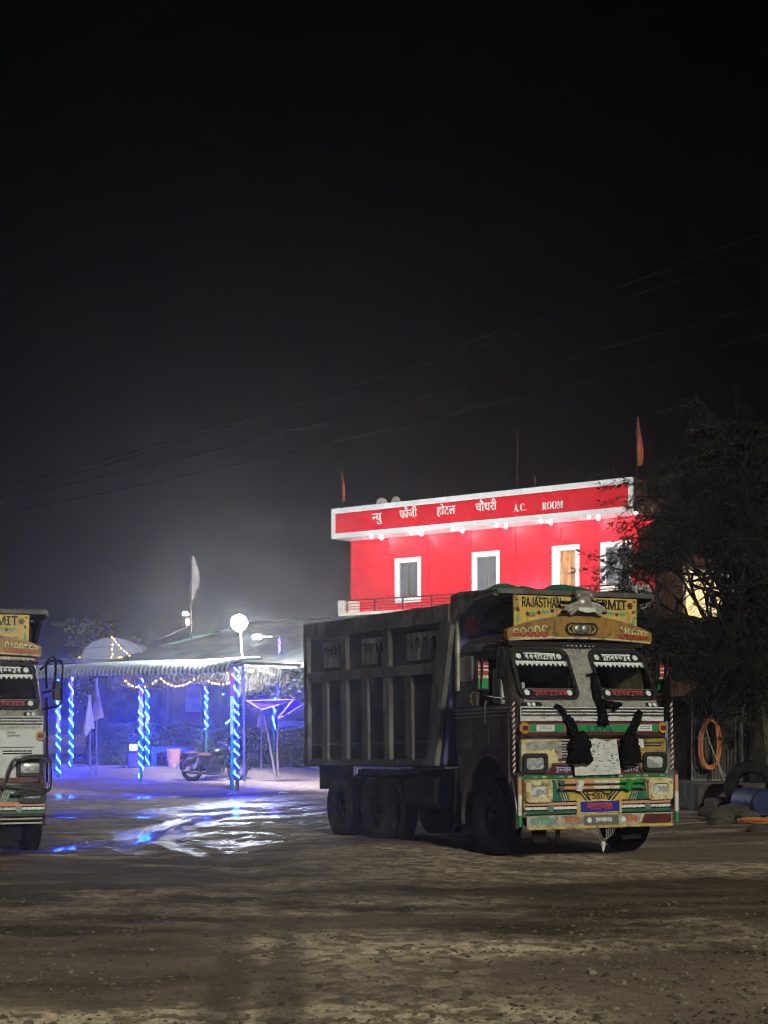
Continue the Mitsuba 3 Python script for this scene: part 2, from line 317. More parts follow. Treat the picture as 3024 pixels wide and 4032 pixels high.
def loft(secs):
    n = len(secs[0]); v = np.vstack(secs + [secs[0].mean(0)[None], secs[-1].mean(0)[None]]); f = []
    for i in range(len(secs) - 1):
        for j in range(n):
            k = (j + 1) % n
            f += [[i * n + j, i * n + k, (i + 1) * n + k], [i * n + j, (i + 1) * n + k, (i + 1) * n + j]]
    c0 = len(secs) * n; L = (len(secs) - 1) * n
    for j in range(n):
        k = (j + 1) % n
        f += [[c0, k, j], [c0 + 1, L + j, L + k]]
    return trimesh.Trimesh(v, np.array(f), process=False)

def cab_mesh():
    S = [(.82, 1.06, YH + .02, .93, .12, .04), (1.5, 1.10, YH, .95, .14, .05), (1.93, 1.11, YH, .95, .16, .05), (2.3, 1.085, YH + .2035, .95, .17, .05),
         (2.73, 1.05, YH + .44, .94, .18, .05), (2.82, 1.02, YH + .50, .92, .2, .06), (2.90, .94, YH + .58, .86, .22, .1), (2.96, .78, YH + .74, .72, .24, .14)]
    outer = mani(loft([cab_section(*s) for s in S]))
    inner = mani(loft([cab_section(s[0] + (.03 if i == 0 else -.035 if i > 5 else 0), s[1] - .045, s[2] + .05, s[3] - .045, max(s[4] - .03, .02), max(s[5] - .03, .01)) for i, s in enumerate(S)]))
    m = outer - inner
    for s in (-1, 1):
        m -= mani(plate_xz(screen_poly(s), -1.3, .1))
        side = Polygon([(.33, 1.97), (.33, 2.62), (-.22, 2.62), (-.50, 1.97)]).buffer(-.04).buffer(.04)
        m -= mani(plate_yz(side, s * .8, s * 1.4))
    arch = affinity.scale(Point(.02, .50).buffer(1, quad_segs=12), .74, .82, origin=(.02, .50))
    m -= mani(plate_yz(arch, -1.4, 1.4))
    return tri(m)

def screen_poly(s, grow=0.0):
    p = Polygon([(s * .19, 2.06), (s * 1.02, 2.06), (s * .985, 2.68), (s * .185, 2.68)])
    return p.buffer(-.09).buffer(.09 + grow, quad_segs=6)

def torus_arc(c, r, t, a0, a1, plane='yz', n=10, sides=6):
    a = np.radians(np.linspace(a0, a1, n)); z = np.zeros(n)
    o = {'yz': (z, r * np.cos(a), r * np.sin(a)), 'xz': (r * np.cos(a), z, r * np.sin(a)), 'xy': (r * np.cos(a), r * np.sin(a), z)}[plane]
    return tube(np.stack(o, 1) + np.array(c), t, sides)

def scribble(x0, x1, z, h, y, seed, d=.004, n=7):
    """the thick flowing strokes of hand-painted lettering too small to read"""
    r = random.Random(seed); g = []
    for i in range(n):
        x = x0 + (x1 - x0) * (i + .5) / n; w = (x1 - x0) / n * .62
        k = r.choice((0, 1, 2, 3))
        if k == 0: g += [LineString([(x + w * .3, z + h * .42), (x + w * .3, z - h * .44)]), Point(x - w * .12, z - h * .02).buffer(w * .3).exterior]
        if k == 1: g += [LineString(spline([(x - w / 2, z + h * .2), (x, z + h * .4), (x + w / 2, z + h * .1), (x, z - h * .1), (x - w / 3, z - h * .4), (x + w / 2, z - h * .35)], 4))]
        if k == 2: g += [LineString([(x - w / 2, z + h * .42), (x - w / 2, z - h * .42)]), LineString([(x - w / 2, z), (x + w / 2, z + h * .3), (x + w / 2, z - h * .4)])]
        if k == 3: g += [Point(x, z).buffer(w * .42).exterior]
    g += [LineString([(x0, z + h * .46), (x1, z + h * .40)])]
    return plate_xz(unary_union([q.buffer(h * .10, quad_segs=2) for q in g]).simplify(.002), y - d, y)

def lamp_unit(t, part, x, z, w, h, y, frame_m, deep=.07, bezel=.05, r=.05):
    p = t.part(part)
    ring = rrect(x - w / 2, x + w / 2, z - h / 2, z + h / 2, r).difference(rrect(x - w / 2 + bezel, x + w / 2 - bezel, z - h / 2 + bezel, z + h / 2 - bezel, r * .7))
    t.add(p + '__bezel', plate_xz(ring, y - .03, y + .05), frame_m)
    t.add(p + '__reflector', plate_xz(rrect(x - w / 2 + .01, x + w / 2 - .01, z - h / 2 + .01, z + h / 2 - .01, r * .7), y + deep - .02, y + deep), 'm_reflector')
    w2, h2 = w / 2 - bezel, h / 2 - bezel
    q = []
    nx, nz = 9, 7
    for j in range(nz):
        for i in range(nx):
            u, v = i / (nx - 1) * 2 - 1, j / (nz - 1) * 2 - 1
            q.append([x + u * w2, y + .012 - .018 * (1 - u * u) * (1 - v * v), z + v * h2])
    f = [[j * nx + i, j * nx + i + 1, (j + 1) * nx + i + 1, (j + 1) * nx + i] for j in range(nz - 1) for i in range(nx - 1)]
    t.add(p + '__lens', (np.array(q), np.array(f)) and trimesh.Trimesh(np.array(q), np.array([[a, b, c] for a, b, c, d in f] + [[a, c, d] for a, b, c, d in f]), process=False), 'm_lens', True)

class Lorry(Thing):
    def part(s, name):
        n = s.parts.get(name, 0) if hasattr(s, 'parts') else 0
        if not hasattr(s, 'parts'): s.parts = {}
        s.parts[name] = n + 1
        return name if n == 0 else f'{name}_{n:03d}'

ZT = lambda y: 3.40 + .028 * (y - 1.0)
ZM = lambda y: 2.53 + .022 * (y - 1.0)

def build_lorry(M, label, style):
    t = Lorry('dump_truck', label, 'truck', M)
    white = style == 'white'
    # --- running gear
    ch = [box(-.43, -.35, -.6, 6.0, .86, 1.1), box(.35, .43, -.6, 6.0, .86, 1.1)]
    for y in (-.5, .9, 2.4, 3.2, 4.5, 5.9): ch.append(box(-.36, .36, y - .05, y + .05, .9, 1.06))
    for y in (0, 3.82, 5.21):
        ch += [tube([[-.95, y, .51], [.95, y, .51]], .075, 10), ball((0, y, .51), .2, 2, (1.1, 1, 1))]
    ch += [tube([[0, .7, .8], [0, 3.7, .6]], .06, 8), box(-.3, .3, -.4, 1.0, .6, 1.0), box(-.8, -.45, 1.1, 1.6, .55, 1.0), box(-1.1, 1.1, .98, 1.06, .5, 1.15)]
    for s in (-1, 1):
        for y in (3.4, 3.6): ch.append(box(s * .4, s * .5, 3.4, 5.6, .62, .72))
        ch.append(box(s * .55, s * .62, -.45, .5, .42, .5))
    t.add('chassis', cat(ch), 'm_chassis')
    tank = plate_xz(rrect(-1.05, -.5, .55, 1.05, .12), 1.75, 2.75)
    t.add('fuel_tank', tank, 'm_chassis', 40)
    t.add('battery_box', bbox(.5, 1.05, 1.75, 2.5, .6, 1.05, .03), 'm_chassis')
    for s in (-1, 1):
        p = t.part('front_wheel'); c = (s * .985, 0, .51)
        t.add(p + '__tyre', tyre(c=c), 'm_rubber', 30); t.add(p + '__rim', rim(c=c, side=s), 'm_chassis', 40)
        for y in (3.82, 5.21):
            p = t.part('rear_wheel')
            t.add(p + '__tyre', cat(tyre(c=(s * .985, y, .51)), tyre(c=(s * .665, y, .51))), 'm_rubber', 30)
            t.add(p + '__rim', rim(c=(s * .985, y, .51), side=s), 'm_chassis', 40)
        t.add('mud_flap', bbox(s * .55, s * 1.16, 5.86, 5.89, .78, 1.17, .01), 'm_rubber')
    # --- dump body
    for s in (-1, 1):
        def yz(poly, a, b): return plate_yz(poly, s * a, s * b)
        t.add('side_wall', yz(Polygon([(1.36, 1.2), (6.4, 1.2), (6.4, ZT(6.4) - .02), (.85, ZT(.85) - .02), (.85, 3.15)]), 1.13, 1.15), 'm_body_dark')
        t.add('top_rail', yz(Polygon([(.90, ZT(.9) - .24), (6.42, ZT(6.42) - .26), (6.42, ZT(6.42)), (.90, ZT(.9))]), 1.13, 1.215), 'm_body_steel')
        t.add('middle_rail', yz(Polygon([(1.2, ZM(1.2) - .07), (6.25, ZM(6.25) - .08), (6.25, ZM(6.25) + .08), (1.1, ZM(1.1) + .08)]), 1.152, 1.213), 'm_body_steel')
        t.add('bottom_rail', yz(sbox(1.42, 1.18, 6.2, 1.27), 1.152, 1.205), 'm_body_steel')
        t.add('lower_seam', yz(sbox(1.5, 1.505, 6.2, 1.53), 1.15, 1.162), 'm_body_steel')
        for a, b in ((4.56, 4.78), (2.90, 3.12)):
            for z0, z1 in ((1.27, ZM(a) - .08), (ZM(a) + .08, ZT(a) - .25)): t.add('post', yz(sbox(a, z0, b, z1), 1.153, 1.22), 'm_body_steel')
        for a, b in ((5.42, 5.64), (3.76, 3.98), (2.16, 2.38)):
            t.add('post', yz(Polygon([(a, 1.27), (b, 1.27), (b, ZM(b) - .078), (a, ZM(a) - .078)]), 1.153, 1.20), 'm_body_steel')
        t.add('post', yz(sbox(6.24, 1.18, 6.42, ZT(6.4) - .262), 1.153, 1.218), 'm_body_steel')
        t.add('front_post', yz(Polygon([(1.36, 1.18), (1.62, 1.18), (1.38, 2.5), (1.15, ZT(1.1) - .25), (.84, 3.15), (.80, 3.18)]), 1.153, 1.225), 'm_body_steel')
        for a, b in ((4.80, 5.62), (3.14, 4.02), (1.32, 2.36)):
            t.add('worn_panel', yz(Polygon([(a, ZM(a) + .14), (b, ZM(b) + .14), (b, ZT(b) - .34), (a, ZT(a) - .34)]).buffer(-.03).buffer(.03), 1.152, 1.168), 'm_body_panel')
            for q in np.linspace(a + .14, b - .14, 4):
                t.add('hook', cat(torus_arc((s * 1.178, q, ZT(q) - .47), .05, .013, 0, 180), tube([[s * 1.178, q - .05, ZT(q) - .47], [s * 1.178, q - .05, ZT(q) - .56]], .013, 6)), 'm_body_dark', True)
        t.add('guard_gusset', yz(Polygon([(.86, ZT(.86) + .1), (.86, 3.14), (.79, 3.12), (.22, 3.36), (-.46, 3.38), (-.46, 3.46), (.12, 3.50), (.6, 3.53)]), 1.17, 1.20), 'm_body_steel')
        t.add('gusset_rib', tube(np.array([[s * 1.21, .80, 3.14], [s * 1.21, .22, 3.37], [s * 1.21, -.44, 3.40]]), .022, 6), 'm_body_steel')
        t.add('reflective_tape', cat(box(s * 1.206, s * 1.21, 4.02, 4.16, 1.12, 1.14), box(s * 1.206, s * 1.21, 4.14, 4.16, 1.06, 1.12)), 'm_white')
        for z, l in ((2.05, .05), (1.69, .16), (1.35, .08)):
            t.add('tailgate_pin', tube([[s * 1.16, 6.4, z], [s * 1.16, 6.45 + l, z]], .05, 8), 'm_body_steel')
    t.add('body_floor', box(-1.12, 1.12, 1.3, 6.4, 1.16, 1.24), 'm_body_dark')
    t.add('bulkhead', plate_yz(Polygon([(1.30, 1.2), (1.36, 1.2), (.92, 3.0), (.92, 3.48), (.86, 3.48), (.86, 3.0)]), -1.12, 1.12), 'm_blue_paint')
    for x in (-1.12, 1.12): t.add('bulkhead_edge', box(x - .02, x + .02, .80, .855, 2.2, 3.34), 'm_white_dirty')
    for x in (-.86,):
        t.add('painted_flower', cat([plate_xz(affinity.rotate(affinity.scale(Point(x + .07, 3.1).buffer(.07), 1, .45), k * 45, origin=(x, 3.1)), .845, .8585) for k in range(8)]), 'm_redtext')
    t.add('tailgate', box(-1.12, 1.12, 6.34, 6.39, 1.2, 3.45), 'm_body_dark')
    t.add('cabin_guard', cat(box(-1.165, 1.165, -.44, .84, 3.43, 3.455), box(-1.2, 1.2, -.49, -.44, 3.41, 3.47)), 'm_body_steel')
    # the load: a rough dark ridge just over the rails
    nx, ny = 16, 60; q = []
    for j in range(ny):
        for i in range(nx):
            x, y = -1.12 + 2.24 * i / (nx - 1), .9 + 5.45 * j / (ny - 1)
            q.append([x, y, ZT(y) - .06 + .10 * math.sin(math.pi * i / (nx - 1)) + .12 * (meshkit.fbm(np.array([x * 3, y * 3, 0.]), 3) - .42) * (1.6 if 0 < i < nx - 1 else .6)])
    f = []
    for j in range(ny - 1):
        for i in range(nx - 1):
            a = j * nx + i; f += [[a, a + 1, a + nx + 1], [a, a + nx + 1, a + nx]]
    t.add('load', trimesh.Trimesh(np.array(q), np.array(f), process=False), 'm_tarp_dark')
    # --- cab
    t.add('cab', cab_mesh(), 'm_cab_side' if not white else 'm_cab_grey', 28)
    front = Polygon([(-1.0, 1.94), (1.0, 1.94), (.94, 2.76), (-.94, 2.76)]).difference(screen_poly(1, .005)).difference(screen_poly(-1, .005))
    def sheet(poly, off, thick=.006, step=.1):
        """a sheet on the leaning front, cut into strips so that it follows the bend"""
        out = []; b = poly.bounds; z = b[1]
        while z < b[3] - 1e-6:
            z1 = min(z + step, b[3]); g = poly.intersection(sbox(b[0] - 1, z, b[2] + 1, z1)); z = z1
            if not g.is_empty: out.append(slant(plate_xz(g, -thick, 0), off))
        return cat(out)
    t.add('windscreen_surround', sheet(front, .003), 'm_cab_front_grey')
    for s in (-1, 1):
        scr = screen_poly(s)
        t.add('windscreen', sheet(scr.buffer(.004), -.02, .0005), 'm_dark_glass' if white else 'm_pane')
        t.add('windscreen_gasket', sheet(screen_poly(s, .035).difference(scr.buffer(-.010)), .012, .02), 'm_black')
        t.add('windscreen_trim', sheet(scr.buffer(-.010).difference(scr.buffer(-.020)), .016, .012), 'm_chrome')
        inn = scr.buffer(-.02)
        t.add('sun_strip', sheet(inn.intersection(sbox(-2, 2.54, 2, 3)), -.008, .004), 'm_black')
        teeth = unary_union([sbox(-1.0, 2.505, 1.0, 2.54)] + [Polygon([(x - .034, 2.515), (x + .034, 2.515), (x, 2.465)]) for x in np.arange(-1.0, 1.0, .07)])
        t.add('toothed_fringe', sheet(inn.intersection(teeth).intersection(sbox(0 if s > 0 else -2, 2, 2 if s > 0 else 0, 3)), -.006, .004), 'm_textpale')
        t.add('bottom_strip', sheet(inn.intersection(sbox(-2, 2, 2, 2.165)), -.008, .004), 'm_black')
        t.add('strip_line', sheet(inn.intersection(sbox(-2, 2.165, 2, 2.178)), -.006, .004), 'm_steel_dull')
        for x, z in ((s * .29, 2.605), (s * .89, 2.605), (s * .29, 2.12), (s * .92, 2.12)):
            t.add('round_reflector', sheet(Point(x, z).buffer(.037), 0.002, .008), 'm_textpale')
        a, b = (.38, .82) if s > 0 else (-.80, -.34)
        t.add('sun_strip_lettering', slant(scribble(a, b, 2.605, .085, 0, 3 + s), .0), 'm_textpale', label='pale hand-painted writing across the top of the windscreen')
        t.add('bottom_strip_lettering', slant(scribble(a - .02, b + .02, 2.115, .075, 0, 9 + s), .0), 'm_redtext', label='red hand-painted writing along the bottom of the windscreen')
        t.add('twin_reflector', cat([slant(plate_xz(Point(s * x, 1.965).buffer(.026), -.012, 0), .01) for x in (.88, .945)]), 'm_textpale')
        t.add('reflector_base', slant(plate_xz(rrect(s * .81, s * .98, 1.935, 1.995, .03), -.01, 0), .001), 'm_black')
    # interior seen through the glass
    t.add('rear_curtain', cat([box(-.25, .98, .76, .78, 1.75, 2.72), box(-.98, -.25, .80, .82, 1.7, 2.72)]), 'm_curtain')
    t.add('side_curtain', box(1.0, 1.015, -.46, .36, 1.95, 2.66), 'm_curtain')
    t.add('dark_partition', box(-.78, -.08, .60, .63, 1.8, 2.62), 'm_interior')
    t.add('pale_cushion', bbox(-.98, -.72, .0, .12, 2.0, 2.47, .03), 'm_interior_pale')
    for m_ in (tube([[.45, .5, 1.9], [.45, .5, 2.75]], .022, 8), tube([[-.62, -.1, 1.95], [-.62, -.1, 2.28]], .022, 8), box(.74, .78, .6, .64, 1.8, 2.75)): t.add('cab_post', m_, 'm_interior_pale')
    t.add('dashboard', bbox(-1.0, 1.0, YH + .09, YH + .42, 1.6, 1.97, .05), 'm_interior')
    st = np.linspace(0, 2 * np.pi, 25)[:-1]
    t.add('steering_wheel', cat(tube(np.stack([.5 + .22 * np.cos(st), -.22 + .08 * np.sin(st), 2.04 + .18 * np.sin(st)], 1), .018, 6, closed=True), tube([[.5, -.22, 2.04], [.5, -.42, 1.7]], .03, 6)), 'm_black', True)
    for x in (-.55, .55): t.add('seat', cat(bbox(x - .28, x + .28, -.05, .42, 1.35, 1.55, .05), bbox(x - .26, x + .26, .40, .52, 1.5, 2.1, .05)), 'm_interior')
    # sides
    for s in (-1, 1):
        X = lambda a, b: (s * a, s * b)
        for z in (1.93, 1.885, 1.835): t.add('side_moulding', bbox(*X(1.09, 1.128), -.66, .95, z - .012, z + .012, .006), 'm_steel_dull')
        t.add('window_shutter', bbox(*X(1.06, 1.10), .45, .82, 2.32, 2.66, .015), 'm_steel_dull')
        t.add('door_panel', plate_yz(rrect(-.40, .34, 1.42, 1.80, .03), s * 1.10, s * 1.118), 'm_cab_side')
        t.add('door_emboss', plate_yz(rrect(-.05, .26, 1.48, 1.74, .03).difference(rrect(-.02, .23, 1.51, 1.71, .02)), s * 1.118, s * 1.126), 'm_cab_side')
        t.add('rear_panel', plate_yz(rrect(.40, .92, 1.42, 1.80, .02), s * 1.10, s * 1.114), 'm_cab_side')
        t.add('body_seam', box(*X(1.09, 1.122), -.64, .95, 1.385, 1.40), 'm_black')
        a = np.radians(np.linspace(-8, 188, 22))
        t.add('wheel_arch', tube(np.stack([np.full(22, s * 1.09), .02 + .75 * np.cos(a), .50 + .83 * np.sin(a)], 1), .035, 8), 'm_cab_side', True)
        t.add('drip_rail', bbox(*X(1.03, 1.085), -.36, .94, 2.70, 2.735, .01), 'm_cab_side')
        t.add('grab_handle', tube(spline([[s * 1.10, .0, 1.72], [s * 1.15, -.02, 1.75], [s * 1.15, -.02, 2.0], [s * 1.10, .0, 2.03]], 5), .014, 6), 'm_chrome', True)
        t.add('grab_handle', tube(spline([[s * 1.10, .40, 2.0], [s * 1.14, .40, 2.03], [s * 1.14, .40, 2.13], [s * 1.10, .40, 2.16]], 5), .014, 6), 'm_gold', True)
        t.add('corner_trim', tube([[s * 1.115, -.60, .95], [s * 1.12, -.60, 1.9]], .012, 6), 'm_chrome', True)
        # mirrors on tube frames
        p = t.part('mirror')
        t.add(p + '__arm', cat(tube(spline([[s * 1.10, -.42, 2.62], [s * 1.26, -.55, 2.74], [s * 1.40, -.5, 2.70], [s * 1.40, -.42, 2.4], [s * 1.38, -.4, 2.12], [s * 1.11, -.5, 2.04]], 6), .016, 6),
                               tube(spline([[s * 1.16, -.62, 2.34], [s * 1.15, -.66, 2.66], [s * 1.20, -.68, 2.76], [s * 1.28, -.66, 2.74], [s * 1.27, -.62, 2.36], [s * 1.2, -.6, 2.3], [s * 1.12, -.5, 2.28]], 6), .017, 6)), 'm_black_gloss', True)
        t.add(p + '__housing', bbox(s * 1.28, s * (1.40 if white else 1.47), -.40, -.34, 2.14 if not white else 2.18, 2.55 if not white else 2.46, .02), 'm_black')
        if white: continue
        t.add(p + '__upper_sticker', box(s * 1.30, s * 1.45, -.404, -.402, 2.36, 2.52), 'm_red')
        t.add(p + '__sticker_bar', cat(box(s * 1.30, s * 1.45, -.407, -.405, 2.41, 2.43), box(s * 1.30, s * 1.45, -.407, -.405, 2.46, 2.475)), 'm_white')
        t.add(p + '__middle_sticker', box(s * 1.30, s * 1.45, -.404, -.402, 2.31, 2.355), 'm_cream')
        t.add(p + '__lower_sticker', box(s * 1.30, s * 1.45, -.404, -.402, 2.18, 2.305), 'm_green')
    # front bands
    w = 'm_hood_white' if white else None
    F = lambda poly, off, m, part, th=.006, **k: t.add(part, plate_xz(poly, YH - off - th, YH - off), m, **k)
    F(sbox(-1.08, 1.02, 1.08, 1.745), .0, w or 'm_maroon', 'front_panel', .012)
    F(sbox(-1.08, 1.747, 1.08, 1.935), .0, w or 'm_silver_white', 'upper_panel', .012)
    for z in (1.905, 1.865, 1.825): t.add('chrome_strip', tube([[-1.07, YH - .02, z], [1.07, YH - .02, z]], .013, 8), 'm_chrome', True)
    F(sbox(-1.05, 1.835, 1.05, 1.895), .014, 'm_silver_white', 'upper_band')
    lamp_unit(t, 'headlight', -.90, 1.215, .36, .25, YH - .05, 'm_black', r=.06, bezel=.045)
    lamp_unit(t, 'headlight', .90, 1.215, .36, .25, YH - .05, 'm_black', r=.06, bezel=.045)
    for s in (-1, 1):
        hx = affinity.translate(Polygon([(0, .07), (.045, .07), (.09, .03), (.09, -.03), (.045, -.07), (0, -.07), (-.045, -.03), (-.045, .03)]), s * 1.04 - .02, 1.66)
        F(hx, .02, 'm_amber', 'side_reflector', .03)
        F(sbox(s * 1.04 - .035, 1.63, s * 1.04 + .05, 1.69), .052, 'm_maroon', 'reflector_mark')
    if not white:
        F(sbox(-1.03, 1.75, 1.03, 1.812), .016, 'm_silver_white', 'silver_band', .012)
        F(rrect(-1.0, 1.0, 1.605, 1.715, .054), .014, 'm_steel_dull', 'pill_rim', .008)
        F(rrect(-.985, .985, 1.62, 1.70, .039), .023, 'm_green', 'pill_band')
        for a, b in ((-.86, -.60), (.66, .88)): F(sbox(a, 1.62, b, 1.70), .030, 'm_textpale', 'pale_plaque')
        for a, b in ((-.86, -.60), (.66, .88)):
            for z in (1.675, 1.65): F(sbox(a + .03, z - .005, b - .03, z + .005), .037, 'm_steel_dull', 'plaque_line', .002)
        F(sbox(-.46, 1.62, -.36, 1.70), .030, 'm_ochre', 'ochre_patch')
        t.add('lettering', text('TATA', .085, .07, 1.65, YH - .030, .014, width=.40), 'm_green_dark', label='dark lettering TATA on the green band')
        t.add('chrome_strip', tube([[-1.05, YH - .03, 1.55], [.96, YH - .03, 1.55]], .016, 8), 'm_chrome', True)
        gr = Polygon([(-1.10, 1.53), (1.10, 1.53), (1.10, 1.14), (1.05, 1.07), (.74, 1.07), (.64, 1.20), (-.64, 1.20), (-.74, 1.07), (-1.05, 1.07), (-1.10, 1.14)]).buffer(-.05).buffer(.05)
        holes = unary_union([rrect(s * .90 - .17, s * .90 + .17, 1.10, 1.33, .05) for s in (-1, 1)])
        hl = gr.difference(holes)
        F(hl.intersection(sbox(-2, 1, -.05, 2)), .014, 'm_cream', 'grille_panel', .02)
        F(hl.intersection(sbox(-.0499, 1, 2, 2)), .014, 'm_gold', 'grille_panel', .02)
        t.add('grille_trim', cat([tube(np.stack([c[:, 0], np.full(len(c), YH - .036), c[:, 1]], 1), .013, 6, closed=True) for c in [np.array(gr.exterior.coords[:-1])]]), 'm_chrome', True)
        F(sbox(-.55, 1.24, .45, 1.50), .036, 'm_maroon', 'grille_opening', .006)
        for z in np.arange(1.27, 1.5, .035): F(sbox(-.5, z, .4, z + .012), .043, 'm_black', 'grille_slat', .012)
        for z in (1.46, 1.425): F(sbox(.72, z - .009, 1.02, z + .009), .035, 'm_black', 'air_slot', .002)
        for z in (1.25, 1.29, 1.33): F(sbox(.56, z - .01, .61, z + .01), .035, 'm_black', 'air_slot', .002)
        F(Polygon([(-1.0, 1.47), (-.9, 1.50), (-.55, 1.5), (-.56, 1.40), (-.9, 1.37), (-1.02, 1.40)]), .036, 'm_sticker', 'torn_sticker', .003)
        F(Polygon([(-.58, 1.49), (-.32, 1.48), (-.29, 1.32), (-.36, 1.27), (-.54, 1.27), (-.6, 1.36)]), .041, 'm_sticker', 'torn_sticker', .003)
        F(Polygon([(-.52, 1.26), (-.3, 1.25), (-.3, 1.20), (-.5, 1.19)]), .036, 'm_sticker', 'torn_sticker', .003)
        F(Polygon([(.56, 1.52), (.74, 1.51), (.75, 1.40), (.70, 1.40), (.68, 1.42), (.60, 1.41)]), .037, 'm_white', 'paper_sticker', .004)
        F(sbox(-.62, 1.065, .62, 1.19), .016, 'm_maroon', 'lower_panel', .01)
        t.add('blue_lettering', scribble(-.58, -.36, 1.125, .07, YH - .028, 21, n=5), 'm_textblue', label='blue hand-painted writing below the grille')
        t.add('blue_lettering', scribble(.44, .66, 1.125, .07, YH - .028, 22, n=5), 'm_textblue', label='blue hand-painted writing below the grille')
        F(sbox(-1.10, 1.015, 1.10, 1.06), .03, 'm_green_dark', 'green_strip', .012)
        for i, x in enumerate(np.linspace(-1.02, 1.02, 17)):
            if i % 3: F(rrect(x - .035, x + .035, 1.024, 1.05, .012), .043, ('m_textpale', 'm_teal_text', 'm_sticker')[i % 3], 'strip_patch', .003)
    else:
        F(sbox(-1.05, 1.765, 1.05, 1.80), .014, 'm_cab_front_grey', 'silver_band')
        F(rrect(-1.0, 1.0, 1.10, 1.50, .1), .014, w, 'grille_panel', .012)
        t.add('grille_trim', tube(np.stack([np.array(rrect(-1.0, 1.0, 1.1, 1.5, .1).exterior.coords[:-1])[:, 0], np.full(24, YH - .028), np.array(rrect(-1.0, 1.0, 1.1, 1.5, .1).exterior.coords[:-1])[:, 1]], 1) if False else [[-.95, YH - .03, 1.5], [.95, YH - .03, 1.5]], .008, 6), 'm_steel_dull')
        for z in (1.445, 1.41): F(sbox(.52, z - .010, .92, z + .010), .027, 'm_black', 'air_slot', .003)
        for z in np.arange(1.27, 1.5, .04): F(sbox(-.45, z - .008, .45, z + .008), .027, 'm_black', 'grille_slat', .004)
        t.add('red_lettering', scribble(.05, .42, 1.70, .06, YH - .013, 31), 'm_redtext', label='red writing on the white hood')
        t.add('small_lettering', cat(scribble(.58, .70, 1.70, .03, YH - .013, 32, n=4), scribble(.58, .76, 1.655, .035, YH - .013, 33, n=6)), 'm_paper_ink', label='small dark writing on the white hood')
        F(sbox(-1.1, 1.03, 1.1, 1.075), .03, 'm_maroon', 'green_strip', .01)
        F(unary_union([rrect(s * .90 - .2, s * .90 + .2, 1.06, 1.36, .06) for s in (-1, 1)]), .028, 'm_black', 'headlight_surround', .004)
    for s in (-1, 1):   # twisted rods at the corners
        a = np.linspace(0, 26 * np.pi, 200); z = np.linspace(1.08, 1.99, 200)
        m = [tube(np.stack([s * 1.19 + .011 * np.cos(a + k), np.full(200, -.86) + .011 * np.sin(a + k), z], 1), .011, 5) for k in (0, np.pi)]
        if not white:
            t.add('twisted_rod', m[0], 'm_white', True); t.add('twisted_rod', m[1], 'm_maroon', True)
        else: t.add('corner_rod', tube([[s * 1.13, -.84, 1.0], [s * 1.13, -.84, 2.2]], .018, 8), 'm_black_gloss', True)
    # visor and roof board
    arc = [(x, 2.94 + .19 * (1 - (x / 1.1) ** 2)) for x in np.linspace(1.1, -1.1, 25)]
    vis = Polygon([(x, 2.795 + .045 * (1 - (x / 1.1) ** 2)) for x in np.linspace(-1.1, 1.1, 25)] + arc).buffer(-.04).buffer(.04)
    t.add('visor', plate_xz(vis, -.56, -.46), 'm_ochre')
    t.add('visor_trim', tube([[x, -.555, 2.798 + .045 * (1 - (x / 1.1) ** 2)] for x in np.linspace(-1.08, 1.08, 25)], .014, 6), 'm_cream', True)
    t.add('visor_trim', tube([[x, -.55, z + .003] for x, z in arc[1:-1]], .010, 6), 'm_steel_dull', True)
    t.add('visor_stripe', plate_xz(Polygon([(-1.06, 2.825), (-.42, 2.85), (-.42, 2.862), (-1.06, 2.838)]), -.566, -.561), 'm_cream')
    for s in (-1, 1):
        word = 'GOODS' if s < 0 else 'CARRIER'
        p = t.part('lettering'); t.parts['lettering'] = t.parts['lettering'] + (1 if 'lettering' == p and not white else 0)
        n = len(word); xs = np.linspace(-1.03, -.50, n + 1) if s < 0 else np.linspace(.58, 1.05, n + 1)
        lo, hi = [], []
        for i, c in enumerate(word):
            f = (i + .5) / n if s < 0 else 1 - (i + .5) / n
            h = .095 + .065 * f; cx = (xs[i] + xs[i + 1]) / 2; z = 2.895 + .035 * f
            m = text(c, h, cx, z, -.561, .012, width=(xs[1] - xs[0]) * .86)
            mm = mani(m) if m.is_watertight else None
            box_lo = mani(box(-2, 2, -2, 0, 0, z - h * .05)); box_hi = mani(box(-2, 2, -2, 0, z - h * .05, 5))
            if mm is not None: lo.append(tri(mm ^ box_lo)); hi.append(tri(mm ^ box_hi))
            else: hi.append(m)
        pl = 'visor_lettering'
        t.add(pl, cat(hi), 'm_cream', label=f'raised word {word} on the visor, pale above and red below')
        if lo: t.add('visor_lettering_base', cat(lo), 'm_red')
        drop = Polygon([(s * .43, 3.05), (s * .43 - .055, 2.93), (s * .43 - .05, 2.89), (s * .43, 2.87), (s * .43 + .05, 2.89), (s * .43 + .055, 2.93)]).buffer(-.012).buffer(.012)
        t.add('drop_badge', plate_xz(drop.difference(drop.buffer(-.014)), -.572, -.561), 'm_gold')
        t.add('badge_stud', ball((s * .43, -.565, 2.90), .022, 1), 'm_chrome', True)
    med = rrect(-.24, .24, 2.885, 3.045, .08)
    t.add('medallion_rim', plate_xz(med.difference(med.buffer(-.022)), -.59, -.561), 'm_black')
    t.add('medallion', plate_xz(med.buffer(-.022), -.575, -.561), 'm_gold')
    t.add('medallion_globe', cat([ball((x, -.575, 2.965), .068, 2, (1, .35, .95)) for x in (-.05, .06)]), 'm_steel_dull', True)
    for s in (-1, 1): t.add('medallion_wing', plate_xz(Polygon([(s * .2, 2.965), (s * .13, 3.02), (s * .15, 2.965), (s * .13, 2.91)]), -.585, -.576), 'm_black')
